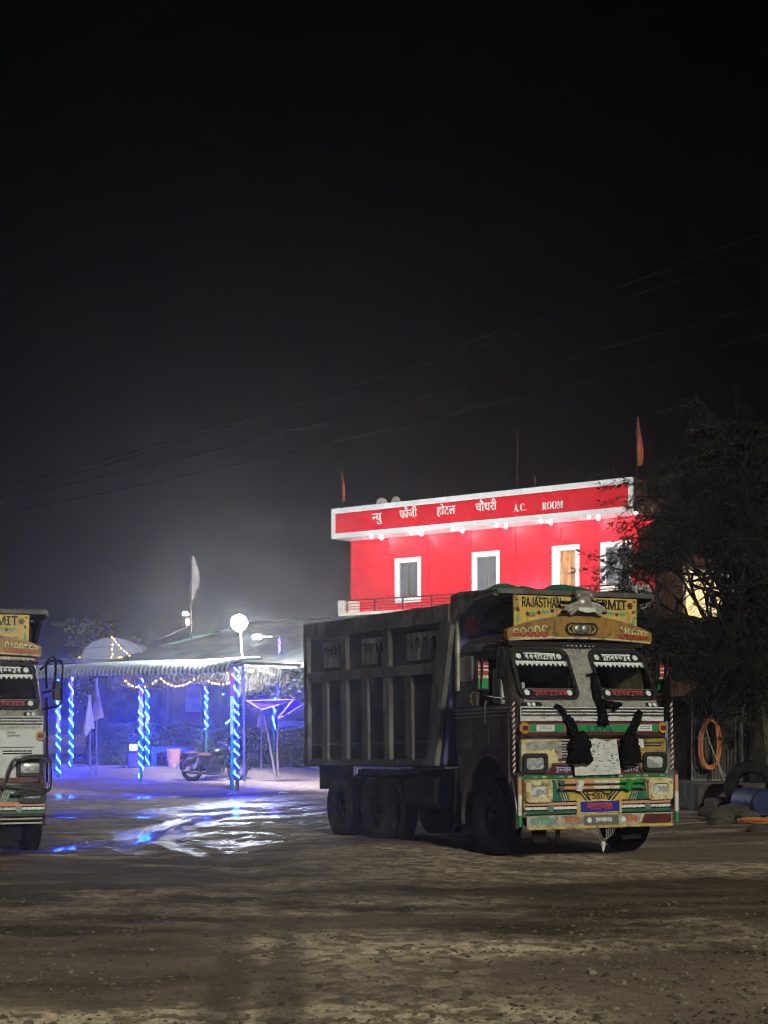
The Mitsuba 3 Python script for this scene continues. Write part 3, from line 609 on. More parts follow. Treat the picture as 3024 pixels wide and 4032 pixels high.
    t.add('scalloped_trim', plate_xz(unary_union([sbox(-1.04, 2.765, 1.04, 2.79)] + [Point(x, 2.767).buffer(.028) for x in np.arange(-1.0, 1.01, .066)]), -.50, -.47), 'm_chrome' if not white else 'm_cab_grey')
    brd = Polygon([(-.935, 2.98), (.935, 2.98), (.94, 3.40), (-.94, 3.40)])
    t.add('roof_board', plate_xz(brd, -.45, -.42), 'm_yellow', label='yellow permit board above the cab')
    for w_, x_ in (('RAJASTHAN', -.53), ('PERMIT', .49)): t.add('board_lettering', text(w_, .125, x_, 3.31, -.451, .008, width=.58), 'm_black', label=f'black lettering {w_} on the yellow board')
    for x, z, r in ((-.88, 3.21, .03), (-.74, 3.155, .03), (-.57, 3.175, .028), (-.37, 3.20, .027), (.62, 3.18, .026), (.45, 3.2, .024), (.83, 3.30, .045), (.88, 3.22, .022), (-.9, 3.34, .015), (.9, 3.36, .018)):
        t.add('painted_rosette', cat([plate_xz(affinity.rotate(affinity.scale(Point(x + r * .5, z).buffer(r * .55), 1, .6), k * 60, origin=(x, z)), -.455, -.451) for k in range(6)]), 'm_maroon')
    for x, z in ((-.655, 3.165), (-.47, 3.185), (.53, 3.195), (.70, 3.185)): t.add('painted_leaf', plate_xz(affinity.scale(Point(x, z).buffer(.05), 1.2, .35), -.455, -.451), 'm_teal_text')
    for x in (-.89, .88): t.add('painted_leaf', plate_xz(affinity.scale(Point(x, 3.08).buffer(.05), .3, 1.1), -.455, -.451), 'm_teal_text')
    if not white:   # the grey head ornament with pale and black ribbons
        t.add('head_ornament', cat(ball((.03, -.56, 3.30), .115, 3, (1.05, .8, 1)), ball((-.06, -.61, 3.40), .05, 2), ball((.12, -.61, 3.40), .05, 2), bbox(-.10, .16, -.62, -.5, 3.41, 3.47, .02)), 'm_cab_grey', True)
        t.add('ornament_mouth', plate_xz(Polygon([(-.09, 3.24), (.15, 3.24), (.17, 3.19), (.03, 3.17), (-.10, 3.20)]), -.67, -.64), 'm_white')
        for s in (-1, 1):
            t.add('ribbon', cat([tube(spline([[.03 + s * .10, -.6, 3.30 - k * .03], [.03 + s * .2, -.63, 3.27 - k * .05], [.03 + s * (.32 - .05 * k), -.6, 3.20 - k * .02]], 5), [.028] * 10 + [.012], 5) for k in range(3)]), 'm_white_dirty' if s > 0 else 'm_sticker', True)
            t.add('ribbon', cat([tube(spline([[.03 + s * .11, -.585, 3.33 - k * .12], [.03 + s * .22, -.6, 3.30 - k * .10], [.03 + s * .34, -.57, 3.31 - k * .13]], 5), [.024] * 10 + [.008], 5) for k in range(2)]), 'm_cloth_black', True)
    # bumper
    y = -.95
    B = lambda poly, off, m, part, th=.006, **k: t.add(part, plate_xz(poly, y - off - th, y - off), m, **k)
    t.add('bumper', cat(bbox(-1.10, 1.10, y + .0, y + .16, .53, 1.01, .01)), 'm_yellow' if not white else 'm_maroon')
    t.add('bumper_bracket', cat(box(-1.06, -.9, y + .12, -.4, .6, .95), box(.9, 1.06, y + .12, -.4, .6, .95), box(-1.0, 1.0, y + .1, y + .2, .42, .54)), 'm_black')
    for b6 in ((-.9, -.7, y + .15, y + .18, .2, .5), (-.55, -.5, y + .15, y + .18, .18, .5), (.5, .8, y + .25, y + .28, .2, .5)): t.add('under_step', box(*b6), 'm_chassis')
    fm = 'm_cream' if not white else 'm_black'
    for s in (-1, 1):
        B(Polygon([(s * .70, 1.0), (s * .56, 1.0), (s * .44, .73), (s * .72, .73)]), .002, 'm_green_dark', 'green_stripe')
        for k in range(3): B(LineString([(s * (.645 - k * .035), .99), (s * (.545 - k * .035), .735)]).buffer(.008), .009, 'm_sticker', 'slanted_line', .003)
        lamp_unit(t, 'fog_lamp', s * .91, .86, .38, .28, y - .03, fm, r=.05, bezel=.065)
        B(rrect(s * .91 - .185, s * .91 + .185, .725, .995, .05).difference(rrect(s * .91 - .12, s * .91 + .12, .785, .935, .03)), -.02, fm, 'lamp_housing', .05)
        for z, m in ((.695, 'm_salmon'), (.643, 'm_white'), (.590, 'm_green_dark')): B(sbox(*sorted((s * .34, s * 1.085))[:1], z - .017, sorted((s * .34, s * 1.085))[1], z + .017), .004, m, 'tricolour_stripe', .008)
        B(unary_union([sbox(min(s * .34, s * 1.09), z - .012, max(s * .34, s * 1.09), z + .012) for z in (.669, .617, .563, .72)]), .002, 'm_black', 'stripe_gap', .003)
        B(Point(s * .73, .64).buffer(.047), .013, 'm_steel_dull', 'wheel_emblem', .006)
        B(cat and unary_union([LineString([(s * .73, .64), (s * .73 + .04 * math.cos(k * .785), .64 + .04 * math.sin(k * .785))]).buffer(.003) for k in range(8)]), .020, 'm_teal_text', 'emblem_spokes', .003)
    if not white:
        p = t.part('number_plate')
        B(sbox(-.325, .57, .325, .728), .012, 'm_cream', p + '__plate_frame', .006)
        B(sbox(-.29, .58, .29, .718), .019, 'm_plate_blue', p + '__plate', .004)
        t.add(p + '__lettering', scribble(-.2, .18, .65, .085, y - .024, 41, n=7), 'm_redtext', label='red writing on the blue plate')
        t.add('number_lettering', text('5309', .075, .02, .785, y - .003, .005, width=.25), 'm_black', label='black painted number 5309 on the yellow bumper')
        t.add('painted_vee', plate_xz(unary_union([LineString([(s * a, .86), (s * b, .735)]).buffer(.009) for s in (-1, 1) for a, b in ((.20, .14), (.26, .15), (.32, .2))] + [LineString(spline([(-.2, .84), (-.12, .80), (0, .85), (.12, .80), (.2, .84)], 5)).buffer(.007)]), y - .006, y - .002), 'm_black')
        for z, yy in ((.965, y - .07), (.893, y - .06)):
            for a, b, m in ((-.56, -.12, 'm_salmon'), (-.12, .26, 'm_white'), (.26, .62, 'm_green')):
                t.add('rail_bar', tube([[a, yy, z], [b, yy, z]], .022, 10, True), m, 40)
            t.add('rail_knob', cat(ball((-.59, yy, z), .03, 2), ball((.65, yy, z), .03, 2)), 'm_chrome', True)
        t.add('rail_bracket', cat(bbox(-.64, .70, y - .03, y - .002, .845, .87, .005), box(-.60, -.55, y - .05, y - .0, .85, .99), box(.62, .67, y - .05, y - .0, .85, .99)), 'm_black')
        for x, m in ((-.34, 'm_white'), (.40, 'm_green')): t.add('rail_wrap', tube([[x, y - .055, .86], [x + .02, y - .085, .99]], .05, 8), m, 40)
        for s in (-1, 1):
            for z0, z1, m in ((.82, 1.04, 'm_salmon'), (.56, .82, 'm_white'), (.42, .56, 'm_green')):
                t.add('guard_post', tube([[s * 1.175, y - .02, z0], [s * 1.175, y - .02, z1]], .028, 10), m, 40)
            t.add('post_knob', ball((s * 1.175, y - .02, 1.07), .034, 2), 'm_chrome', True)
            t.add('post_bracket', bbox(s * 1.09, s * 1.17, y - .01, y + .02, .6, .64, .005), 'm_black')
        bd = Polygon([(-1.085, .405), (1.085, .405), (1.09, .545), (-1.09, .545)])
        B(bd, .03, 'm_sticker', 'bumper_board', .015)
        t.add('board_edge', bbox(-1.085, 1.085, y - .075, y - .03, .375, .404, .006), 'm_yellow')
        B(sbox(-.26, .412, .26, .54), .046, 'm_steel_dull', 'board_centre', .003)
        for s in (-1, 1): B(Polygon([(s * .62, .54), (s * .645, .54), (s * .585, .41), (s * .56, .41)]), .046, 'm_cream', 'board_divider', .003)
        B(Polygon([(.66, .535), (1.07, .535), (1.065, .415), (.61, .415)]), .046, 'm_maroon', 'red_field', .003)
        t.add('board_lettering', scribble(-1.04, -.72, .48, .08, y - .047, 51, n=5), 'm_teal_text', label='green writing on the lower board')
        for a, b in ((-.54, -.32), (.38, .54)): t.add('board_lettering', scribble(a, b, .48, .085, y - .047, 52, n=4), 'm_orange_text', label='orange writing on the lower board')
        t.add('board_lettering', scribble(-.09, .16, .475, .055, y - .050, 53, n=7), 'm_textpale', label='white signature-like writing on the lower board')
        for x in (-.18, .33): B(Point(x, .477).buffer(.035), .050, 'm_textpale', 'board_disc', .003)
    else:
        for z in (.50, .44): t.add('tricolour_stripe', bbox(-1.05, 1.05, y - .02, y - .002, z - .012, z + .012, .004), 'm_white_dirty')
        # tube bull bars in front of the lamps
        for s in (-1, 1):
            t.add('bull_bar', cat(tube(spline([[s * .50, y - .10, .93], [s * .60, y - .12, 1.24], [s * .72, y - .14, 1.35], [s * 1.05, y - .12, 1.37], [s * 1.15, y - .06, 1.28], [s * 1.15, y - .06, .98], [s * 1.08, y - .1, .88], [s * .6, y - .14, .86]], 6), .024, 8),
                                  tube([[s * 1.02, y - .12, 1.36], [s * 1.02, y - .12, .87]], .02, 8), tube([[s * .42, y - .1, .98], [s * 1.1, y - .1, .90]], .02, 8)), 'm_chrome', True)
            t.add('guard_bar', cat(tube(spline([[s * .40, y - .16, 1.46], [s * .42, y - .2, 1.2], [s * .42, y - .2, .6], [s * .36, y - .2, .44], [s * .18, y - .18, .40]], 6), .03, 8), ball((s * .40, y - .16, 1.48), .05, 2)), 'm_steel_dull', True)
        for z in (.62, .5): t.add('guard_bar', tube([[-.42, y - .2, z], [.42, y - .2, z]], .026, 8), 'm_green_dark', True)
        t.add('brown_patch', bbox(-1.0, 1.0, y - .012, y - .002, .70, .74, .003), 'm_saffron')
    return t

M1 = frame((2.39, 20.64, 0.0), 24, .025)
lorry = build_lorry(M1, 'dark dump truck with yellow roof board and black tassels, parked before the red hotel', 'painted')
M2 = frame((-5.80, 21.0, -.02), 20, .02); M2[:3, :3] *= .95
lorry_white = build_lorry(M2, 'white-hooded truck cut off by the left edge of the photo, with tube bull bars', 'white')

# things that hang on or lie on the dark truck
def tassel(name, segs, label, cat_='tassel'):
    """black wool ornament: ropes and pouches given as (points, radii)"""
    ms = []
    for pts, rad in segs:
        p = spline(pts, 6); rr = np.interp(np.linspace(0, 1, len(p)), np.linspace(0, 1, len(rad)), rad)
        rr = rr * (1 + .3 * (meshkit.noise(p * 40, 3) - .5))
        m = tube(p, rr, 16); v = m.vertices.copy(); v[:, 1] = p[:, 1].mean() + (v[:, 1] - p[:, 1].mean()) * .75
        v += (meshkit.noise(v * 45, 5)[:, None] - .5) * .03 + (meshkit.noise(v * 45 + 9, 6)[:, None] - .5) * np.array([.02, 0, .02]); m.vertices = v
        ms.append(m)
    put(name, cat(ms), 'm_cloth_black', 60, M1, label, cat_, 'black wool tassels on the dark truck')

tassel('wool_tassel', [([(-.60, -.88, 1.94), (-.54, -.90, 1.93), (-.47, -.92, 1.84), (-.41, -.94, 1.76)], [.022, .026, .03, .05]),
                       ([(-.42, -.93, 1.78), (-.38, -.94, 1.68), (-.33, -.95, 1.56)], [.05, .055, .06]),
                       ([(-.33, -.93, 1.57), (-.30, -.95, 1.52), (-.28, -.95, 1.42), (-.275, -.95, 1.3), (-.28, -.95, 1.20)], [.08, .145, .155, .165, .16])], 'black wool pouch tassel on the viewer-left half of the dark truck grille')
tassel('wool_tassel', [([(.68, -.88, 1.86), (.65, -.90, 1.82), (.60, -.93, 1.72)], [.05, .055, .06]),
                       ([(.60, -.91, 1.72), (.53, -.93, 1.62), (.50, -.93, 1.52)], [.05, .06, .08]),
                       ([(.50, -.93, 1.55), (.48, -.95, 1.48), (.48, -.95, 1.36), (.50, -.95, 1.2)], [.08, .125, .14, .145])], 'black wool pouch tassel on the viewer-right half of the dark truck grille')
tassel('wool_tassel', [([(.12, -.62, 2.38), (.10, -.72, 2.22), (.09, -.80, 2.08), (.10, -.88, 1.94)], [.03, .05, .06, .055]),
                       ([(.09, -.88, 1.97), (.10, -.92, 1.82), (.10, -.93, 1.70)], [.055, .06, .07]),
                       ([(.10, -.88, 1.99), (.22, -.90, 1.96), (.38, -.92, 1.965)], [.05, .05, .025]), ([(.26, -.9, 1.95), (.29, -.92, 1.89)], [.035, .03]),
                       ([(.03, -.64, 2.36), (.2, -.64, 2.37)], [.012, .012])], 'black wool tassel hanging down the centre pillar of the dark truck windscreen')
tassel('wool_tassel', [([(1.36, -.50, 2.36), (1.36, -.52, 2.1), (1.35, -.52, 1.96)], [.045, .055, .08]), ([(1.35, -.52, 1.98), (1.35, -.52, 1.86), (1.35, -.52, 1.76)], [.09, .11, .12])], 'black wool tassel hanging from the viewer-right mirror of the dark truck')

pap = Polygon([(-.35, 1.05), (.34, 1.06), (.275, 1.52), (.15, 1.485), (.06, 1.50), (-.06, 1.53), (-.10, 1.50), (-.12, 1.40), (-.36, 1.26)])
pm = plate_xz(pap, -.945, -.940)
nt = Thing('newspaper', 'folded newspaper hung over the grille of the dark truck', 'newspaper', M1)
nt.add('sheet', pm, 'm_paper')
rr_ = random.Random(5); ink = []; red = []
for i in range(60):
    x, z = rr_.uniform(-.3, .3), rr_.uniform(1.08, 1.5)
    w_, h_ = rr_.uniform(.015, .05), rr_.choice((.006, .008, .012, .022))
    b_ = sbox(x, z, x + w_, z + h_)
    if pap.buffer(-.01).contains(b_): (red if i % 9 == 0 else ink).append(b_)
nt.add('print', plate_xz(unary_union(ink), -.948, -.9455), 'm_paper_ink')
if red: nt.add('red_print', plate_xz(unary_union(red), -.9505, -.949), 'm_paper_red')
nt.add('fold', plate_xz(LineString([(-.06, 1.5), (-.02, 1.07)]).buffer(.004), -.951, -.9495), 'm_white')

# wire tassel under the bumper
hang = []
for k in range(5):
    w_ = .19 - k * .03; hang.append(tube(spline([[-w_ + .02, -.98, .38], [-w_ * .75 + .02, -1.0, .29 - k * .012], [.02, -1.0, .19 + (4 - k) * .012], [w_ * .75 + .02, -1.0, .29 - k * .012], [w_ + .02, -.98, .38]], 6), .005, 5))
bt = Thing('bumper_pendant', 'wire pendant with a bright cone tip hanging under the dark truck bumper', 'pendant', M1)
bt.add('wires', cat(hang), 'm_steel_dull', True)
bt.add('cone_tip', lathe([(.001, .05), (.035, .17), (.02, .2), (.001, .205)], 'z', 12, (.02, -1.0, 0)), 'm_white', 40)

# tarpaulins
def blanket(x0, x1, y0, y1, base, bumps, seed, nx=40, ny=28, amp=.05):
    q, f = [], []
    for j in range(ny):
        for i in range(nx):
            x, y = x0 + (x1 - x0) * i / (nx - 1), y0 + (y1 - y0) * j / (ny - 1)
            h = max(b * math.exp(-((x - cx) / rx) ** 2 - ((y - cy) / ry) ** 2) for cx, cy, rx, ry, b in bumps)
            e = min(1, 5 * min(i / (nx - 1), 1 - i / (nx - 1), j / (ny - 1), 1 - j / (ny - 1)))
            q.append([x, y, base + e * (h + amp * (meshkit.fbm(np.array([x * 5., y * 5., seed]), 3) - .4))])
    for j in range(ny - 1):
        for i in range(nx - 1):
            a = j * nx + i; f += [[a, a + 1, a + nx + 1], [a, a + nx + 1, a + nx]]
    return trimesh.Trimesh(np.array(q), np.array(f), process=False)
put('green_tarpaulin', blanket(-1.22, .78, -.35, .9, 3.46, [(-.85, .1, .30, .4, .16), (-.50, .2, .24, .4, .13), (.12, .1, .42, .4, .16), (-.2, .3, .3, .3, .07)], 3), 'm_tarp_green', True, M1, 'crumpled green tarpaulin on top of the cab guard of the dark truck', 'tarpaulin')
put('red_tarpaulin', blanket(-.95, -.1, -.44, -.1, 3.46, [(-.5, -.3, .5, .2, .035)], 8, 20, 10, .02), 'm_tarp_red', True, M1, 'strip of faded red sheeting under the green tarpaulin on the truck', 'tarpaulin')
rl = [ball((x, .3 + .05 * math.sin(x * 5), 3.16), .22, 3, (1.5, 1.5, .95)) for x in (-.62, -.3, .05, .4, .7)]
rl = cat(rl); v = rl.vertices.copy(); v += (meshkit.fbm(v * 6, 3)[:, None] - .45) * .12; rl.vertices = v
put('rolled_tarpaulin', rl, 'm_tarp_dark', True, M1, 'dark rolled tarpaulin stowed between cab roof and guard of the dark truck', 'tarpaulin')

# ------------------------------------------------------------------ ground, puddles, loose stones
def sstep(a, b, x):
    t = np.clip((x - a) / (b - a), 0, 1); return t * t * (3 - 2 * t)
TRACKS = [[-0.000207, -0.0051844, 0.1255244, -1.5558963], [-3.48e-05, -0.0109677, 0.2069889, -1.587015]]
PUDDLES = [([(-3.93, 32.65), (-3.15, 33.8), (-2.28, 33.0), (-1.39, 35.6)], .9, .062), ([(-3.73, 30.3), (-2.92, 31.4), (-2.1, 31.8), (-1.2, 33.0)], .8, .06),
           ([(-6.4, 37.6), (-5.9, 38.6), (-5.4, 39.2)], .85, .085), ([(-9.6, 39.2), (-8.8, 39.4), (-7.8, 38.8)], 1.0, .09), ([(-7.6, 29.6), (-6.4, 30.4), (-5.44, 30.9), (-4.3, 30.4)], .55, .07),
           ([(-5.3, 22.4), (-4.53, 23.9), (-3.95, 24.8), (-3.8, 26.9), (-3.5, 30.5)], .42, .062), ([(-3.3, 24.3), (-2.39, 23.5)], .2, .055), ([(-2.1, 22.1), (-1.25, 21.2)], .17, .05),
           ([(-2.93, 36.1), (-1.5, 37.6), (-.4, 37.9)], .65, .065), ([(-1.2, 33.4), (.2, 34.6)], .45, .06)]
def seg_dist(x, y, pts):
    d = np.full(x.shape, 1e9)
    for (ax, ay), (bx, by) in zip(pts[:-1], pts[1:]):
        vx, vy = bx - ax, by - ay; t = np.clip(((x - ax) * vx + (y - ay) * vy) / (vx * vx + vy * vy), 0, 1)
        d = np.minimum(d, np.hypot(x - ax - t * vx, y - ay - t * vy))
    return d
WATER_Z = -.168
def ground_z(x, y):
    x, y = np.asarray(x, float), np.asarray(y, float)
    e = sstep(-2.4, -.6, x)
    z = -.155 * sstep(19.0 + .6 * e, 22.8 + 5.0 * e, y) * (1 - sstep(40.0, 43.5, y)) * (1 - .8 * sstep(3.5, 6, x))
    y0 = 44.9 + .9 * sstep(-7, -9.5, -np.abs(x)) * 0 + .9 * sstep(7, 9.5, -x)
    z = z + .30 * sstep(y0, y0 + 1.9, y) * (1 - sstep(2, 4, x))
    p = np.stack([x, y, np.zeros_like(x)], -1)
    near = 1 - .55 * sstep(14, 24, y)
    z = z + .05 * (meshkit.fbm(p * [.35, .5, 1], 3, 2) - .5)
    z = z + near * (.034 * (meshkit.fbm(p * [2.2, 3.4, 1], 3, 9) - .5) + .030 * (meshkit.fbm(p * [8, 11, 1], 2, 21) - .5)) * sstep(-5, 8, y)
    pud = np.zeros_like(x)
    for pts, w, dep in PUDDLES:
        pud = np.maximum(pud, dep * np.exp(-(seg_dist(x, y, pts) / w) ** 2))
    wet = sstep(20, 23, y) * (1 - sstep(40, 42, y)) * (1 - sstep(2.5, 4, x))
    z = z - pud + wet * (.038 + .034 * (meshkit.fbm(p * [1.8, 2.0, 1], 3, 33) - .5) + .022 * (meshkit.fbm(p * [9.0, 6.0, 1], 2, 57) - .5))
    for c in TRACKS:
        d = (x - np.polyval(c, y)); f = sstep(8, 9, y) * (1 - sstep(23, 25, y))
        z = z - f * (.014 * np.exp(-(d / .19) ** 2) - .008 * np.exp(-((np.abs(d) - .34) / .14) ** 2))
    return z

ys = np.concatenate([np.arange(-20, 6, 2.0), np.arange(6, 8.4, .2), np.arange(8.4, 15, .022), np.arange(15, 24, .045), np.arange(24, 40, .08), np.arange(40, 62, .22), np.arange(62, 151, 6)])
xs = np.concatenate([np.arange(-80, -14, 6.0), np.arange(-14, -5.2, .15), np.arange(-5.2, 5.2, .045), np.arange(5.2, 14, .15), np.arange(14, 81, 6)])
gx, gy = np.meshgrid(xs, ys); gz = ground_z(gx, gy)
nx, ny = len(xs), len(ys)
ii, jj = np.meshgrid(np.arange(nx - 1), np.arange(ny - 1)); a = (jj * nx + ii).ravel()
gf = np.vstack([np.stack([a, a + 1, a + nx + 1], 1), np.stack([a, a + nx + 1, a + nx], 1)])
tp = [[float(v) for v in c] for c in TRACKS]
def trk(p):
    out = mi.Float(0)
    for c in tp:
        xc = ((c[0] * p.y + c[1]) * p.y + c[2]) * p.y + c[3]
        out = dr.maximum(out, dr.exp(-dr.power(dr.abs(p.x - xc) / .16, 4)))
    return out * SS(8.0, 9.5, p.y) * (1 - SS(22, 25, p.y))
def damp_and_falloff(p):
    """0 pale dust .. 1 dark: soaked soil plus painted lamp falloff"""
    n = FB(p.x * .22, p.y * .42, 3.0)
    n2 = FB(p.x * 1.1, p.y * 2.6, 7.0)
    d = SS(9.0, 14.5, p.y + 9 * (n - .5)) * .88  # soil darkens away from the camera: lamp falloff painted into its colour
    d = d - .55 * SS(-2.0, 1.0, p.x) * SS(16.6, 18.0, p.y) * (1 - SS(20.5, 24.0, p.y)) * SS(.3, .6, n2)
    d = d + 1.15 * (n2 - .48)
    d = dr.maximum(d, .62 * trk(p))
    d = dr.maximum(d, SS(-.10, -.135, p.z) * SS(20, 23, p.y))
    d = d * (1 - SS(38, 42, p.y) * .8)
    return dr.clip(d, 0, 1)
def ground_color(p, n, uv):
    d = damp_and_falloff(p)
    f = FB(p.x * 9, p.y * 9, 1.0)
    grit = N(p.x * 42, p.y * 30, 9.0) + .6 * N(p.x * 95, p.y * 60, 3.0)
    pale_soil = MIX((.60, .485, .35), (.22, .168, .115), SS(.3, .72, f)) * (.62 + .48 * grit)
    pale_soil = MIX(pale_soil, (.20, .15, .11), SS(.45, .7, N(p.x * .5, p.y * .8, 5.0)))
    dark_soil = MIX((.036, .027, .020), (.082, .062, .046), f) * (.6 + .5 * grit)
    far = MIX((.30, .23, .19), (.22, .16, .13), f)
    return MIX(MIX(pale_soil, far, SS(36, 42, p.y)), dark_soil, d)
def ground_rough(p, n, uv):
    d = damp_and_falloff(p)
    return dr.lerp(.97, dr.lerp(.85, .24, SS(-.124, -.134, p.z + .016 * (N(p.x * 15, p.y * 6.5, 2.0) - .5) + .010 * (N(p.x * 31, p.y * 13, 6.0) - .5)) * SS(20.5, 22, p.y)), SS(.25, .9, d))
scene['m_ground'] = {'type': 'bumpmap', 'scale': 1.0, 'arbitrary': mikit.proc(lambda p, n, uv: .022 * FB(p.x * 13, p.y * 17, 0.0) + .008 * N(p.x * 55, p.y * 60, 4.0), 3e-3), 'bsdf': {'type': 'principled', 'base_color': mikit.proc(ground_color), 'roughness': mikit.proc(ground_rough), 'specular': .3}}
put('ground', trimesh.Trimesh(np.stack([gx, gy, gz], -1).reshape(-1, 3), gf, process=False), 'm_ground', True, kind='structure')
scene['m_water'] = {'type': 'bumpmap', 'scale': 1.0, 'arbitrary': mikit.proc(lambda p, n, uv: .0035 * FB(p.x * 9, p.y * 14, 0.0) + .005 * N(p.x * 2.2, p.y * 3.0, 4.0), 4e-3),
                    'bsdf': {'type': 'principled', 'base_color': rgb(.045, .034, .026), 'roughness': .07, 'specular': .6}}
wm = trimesh.Trimesh([[-13.5, 21.0, WATER_Z], [2.5, 21.0, WATER_Z], [2.5, 42, WATER_Z], [-13.5, 42, WATER_Z]], [[0, 1, 2], [0, 2, 3]], process=False)
put('water', wm, 'm_water', kind='structure')

# loose stones in the foreground, dense on the right
def stones(n, seed, size, region, m, kind='stuff', dens=None):
    r = np.random.default_rng(seed); base = trimesh.creation.icosphere(subdivisions=1); V, Fc = base.vertices, base.faces
    vs, fs, k = [], [], 0
    while k < n:
        x, y = r.uniform(*region[0]), region[1][0] + (region[1][1] - region[1][0]) * r.random() ** 1.7
        if dens is not None and r.random() > dens(x, y): continue
        s = size * np.exp(r.normal(0, .5)); q = V * (1 + .35 * (r.random((len(V), 1)) - .5)) * [s * r.uniform(.7, 1.4), s * r.uniform(.7, 1.4), s * r.uniform(.45, .8)]
        a = r.uniform(0, 6.28); c, sn = math.cos(a), math.sin(a)
        q = np.stack([q[:, 0] * c - q[:, 1] * sn + x, q[:, 0] * sn + q[:, 1] * c + y, q[:, 2]], 1)
        q[:, 2] += float(ground_z(x, y)) + s * .12
        vs.append(q); fs.append(Fc + 42 * k); k += 1
    return trimesh.Trimesh(np.vstack(vs), np.vstack(fs), process=False)
mat('m_stone', worn((.20, .175, .13), (.085, .072, .055), 7.0, .3, .75), .95, spec=.1)
mat('m_stone_pale', (.30, .27, .21), .9, spec=.1)
dn = lambda x, y: .25 + .75 * float(sstep(-.5, 2.2, x - .12 * (y - 9)) * (1 - sstep(12, 17, y)) + .5 * sstep(2, -3, x) * (1 - sstep(10, 14, y)))
put('gravel', cat(stones(8000, 3, .0085, ((-4.5, 4.5), (8.6, 15.5)), 'm_stone', dens=dn)), 'm_stone', False, kind='stuff', label='small stones and clods scattered over the dirt yard', cat_='gravel')
put('pebbles', cat(stones(330, 4, .010, ((-4.5, 4.5), (8.6, 13.5)), 'm_stone', dens=dn)), 'm_stone_pale', False, kind='stuff', label='pale pebbles among the gravel of the dirt yard', cat_='gravel')

# ------------------------------------------------------------------ the red hotel (own axes: x along the front to the right, y into the building, z up)
MH = frame((-1.76, 52.0, 0.0), -37.36)
mat('m_red_cladding', worn((.70, .016, .030), (.62, .015, .028), 1.5), .45, spec=.15)
mat('m_red_seam', (.22, .01, .015), .6)
mat('m_cladding_white', worn((.74, .76, .78), (.66, .68, .70), 2.0), .4)
mat('m_shutter_grey', (.10, .11, .13), .45)
scene['m_wood'] = {'type': 'principled', 'base_color': mikit.proc(lambda p, n, uv: MIX((.50, .25, .085), (.28, .12, .04), SS(.35, .7, FB(p.x * 14, p.y * 14, p.z * 1.3)))), 'roughness': .5}
mat('m_plaster_pale', worn((.62, .59, .53), (.45, .42, .36), 1.6), .85)
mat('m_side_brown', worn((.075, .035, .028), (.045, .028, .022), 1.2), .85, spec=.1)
mat('m_rail_dark', (.05, .02, .02), .5)
mat('m_emit', (.02, .02, .02), .5)
h = Thing('hotel_building', 'two-storey red clad hotel with a long white framed sign and white window frames', 'building', MH)
SEAM = [.085, 1.70, 3.39, 5.07, 6.76, 8.44, 10.12, 11.62]
OPEN = [(2.0, 3.07), (5.11, 6.17), (8.11, 9.08), (9.82, 10.88)]
ZB, ZTOP = 5.67, 7.16
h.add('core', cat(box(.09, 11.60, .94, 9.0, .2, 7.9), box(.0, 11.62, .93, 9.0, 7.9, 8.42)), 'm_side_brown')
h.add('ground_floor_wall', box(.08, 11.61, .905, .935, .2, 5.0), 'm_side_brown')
op = unary_union([sbox(a + .01, ZB + .01, b - .01, ZTOP - .01) for a, b in OPEN])
for a, b in zip(SEAM[:-1], SEAM[1:]):
    for z0, z1 in ((5.36, 6.92), (6.93, 7.875)):
        h.add('cladding_panel', plate_xz(sbox(a + .006, z0, b - .006, z1).difference(op), .90, .92), 'm_red_cladding')
h.add('seam_backing', plate_xz(sbox(.09, 5.36, 11.61, 7.88).difference(op.buffer(.0)), .922, .938), 'm_red_seam')
h.add('corner_trim', box(11.605, 11.64, .88, .93, 5.0, 7.9), 'm_red_cladding')
for i, (a, b) in enumerate(OPEN):
    o, inn = sbox(a, ZB, b, ZTOP), sbox(a + .17, ZB + .15, b - .13, ZTOP - .16)
    door = i == 2
    p = 'door' if door else ('window' if i == 0 else f'window_{i if i < 2 else 2:03d}')
    h.add(p + '__frame', plate_xz(o.difference(inn), .87, .935), 'm_cladding_white')
    x0, z0, x1, z1 = inn.bounds
    if door:
        h.add(p + '__inner_jamb', box(x0, x0 + .10, .90, .97, z0, z1), 'm_cladding_white')
        h.add(p + '__leaf', box(x0 + .10, x1, .930, .96, z0, z1), 'm_wood')
        h.add(p + '__handle', bbox(x0 + .16, x0 + .19, .91, .93, z0 + .5, z0 + .62, .005), 'm_steel_dull')
    else:
        m_ = (x0 + x1) / 2
        for s0, s1 in ((x0, m_ - .012), (m_ + .012, x1)):
            h.add(p + '__sash', plate_xz(sbox(s0, z0, s1, z1).difference(sbox(s0 + .035, z0 + .04, s1 - .035, z1 - .04)), .920, .945), 'm_steel_dull')
            h.add(p + '__pane', box(s0 + .03, s1 - .03, .936, .942, z0 + .035, z1 - .035), 'm_shutter_grey')
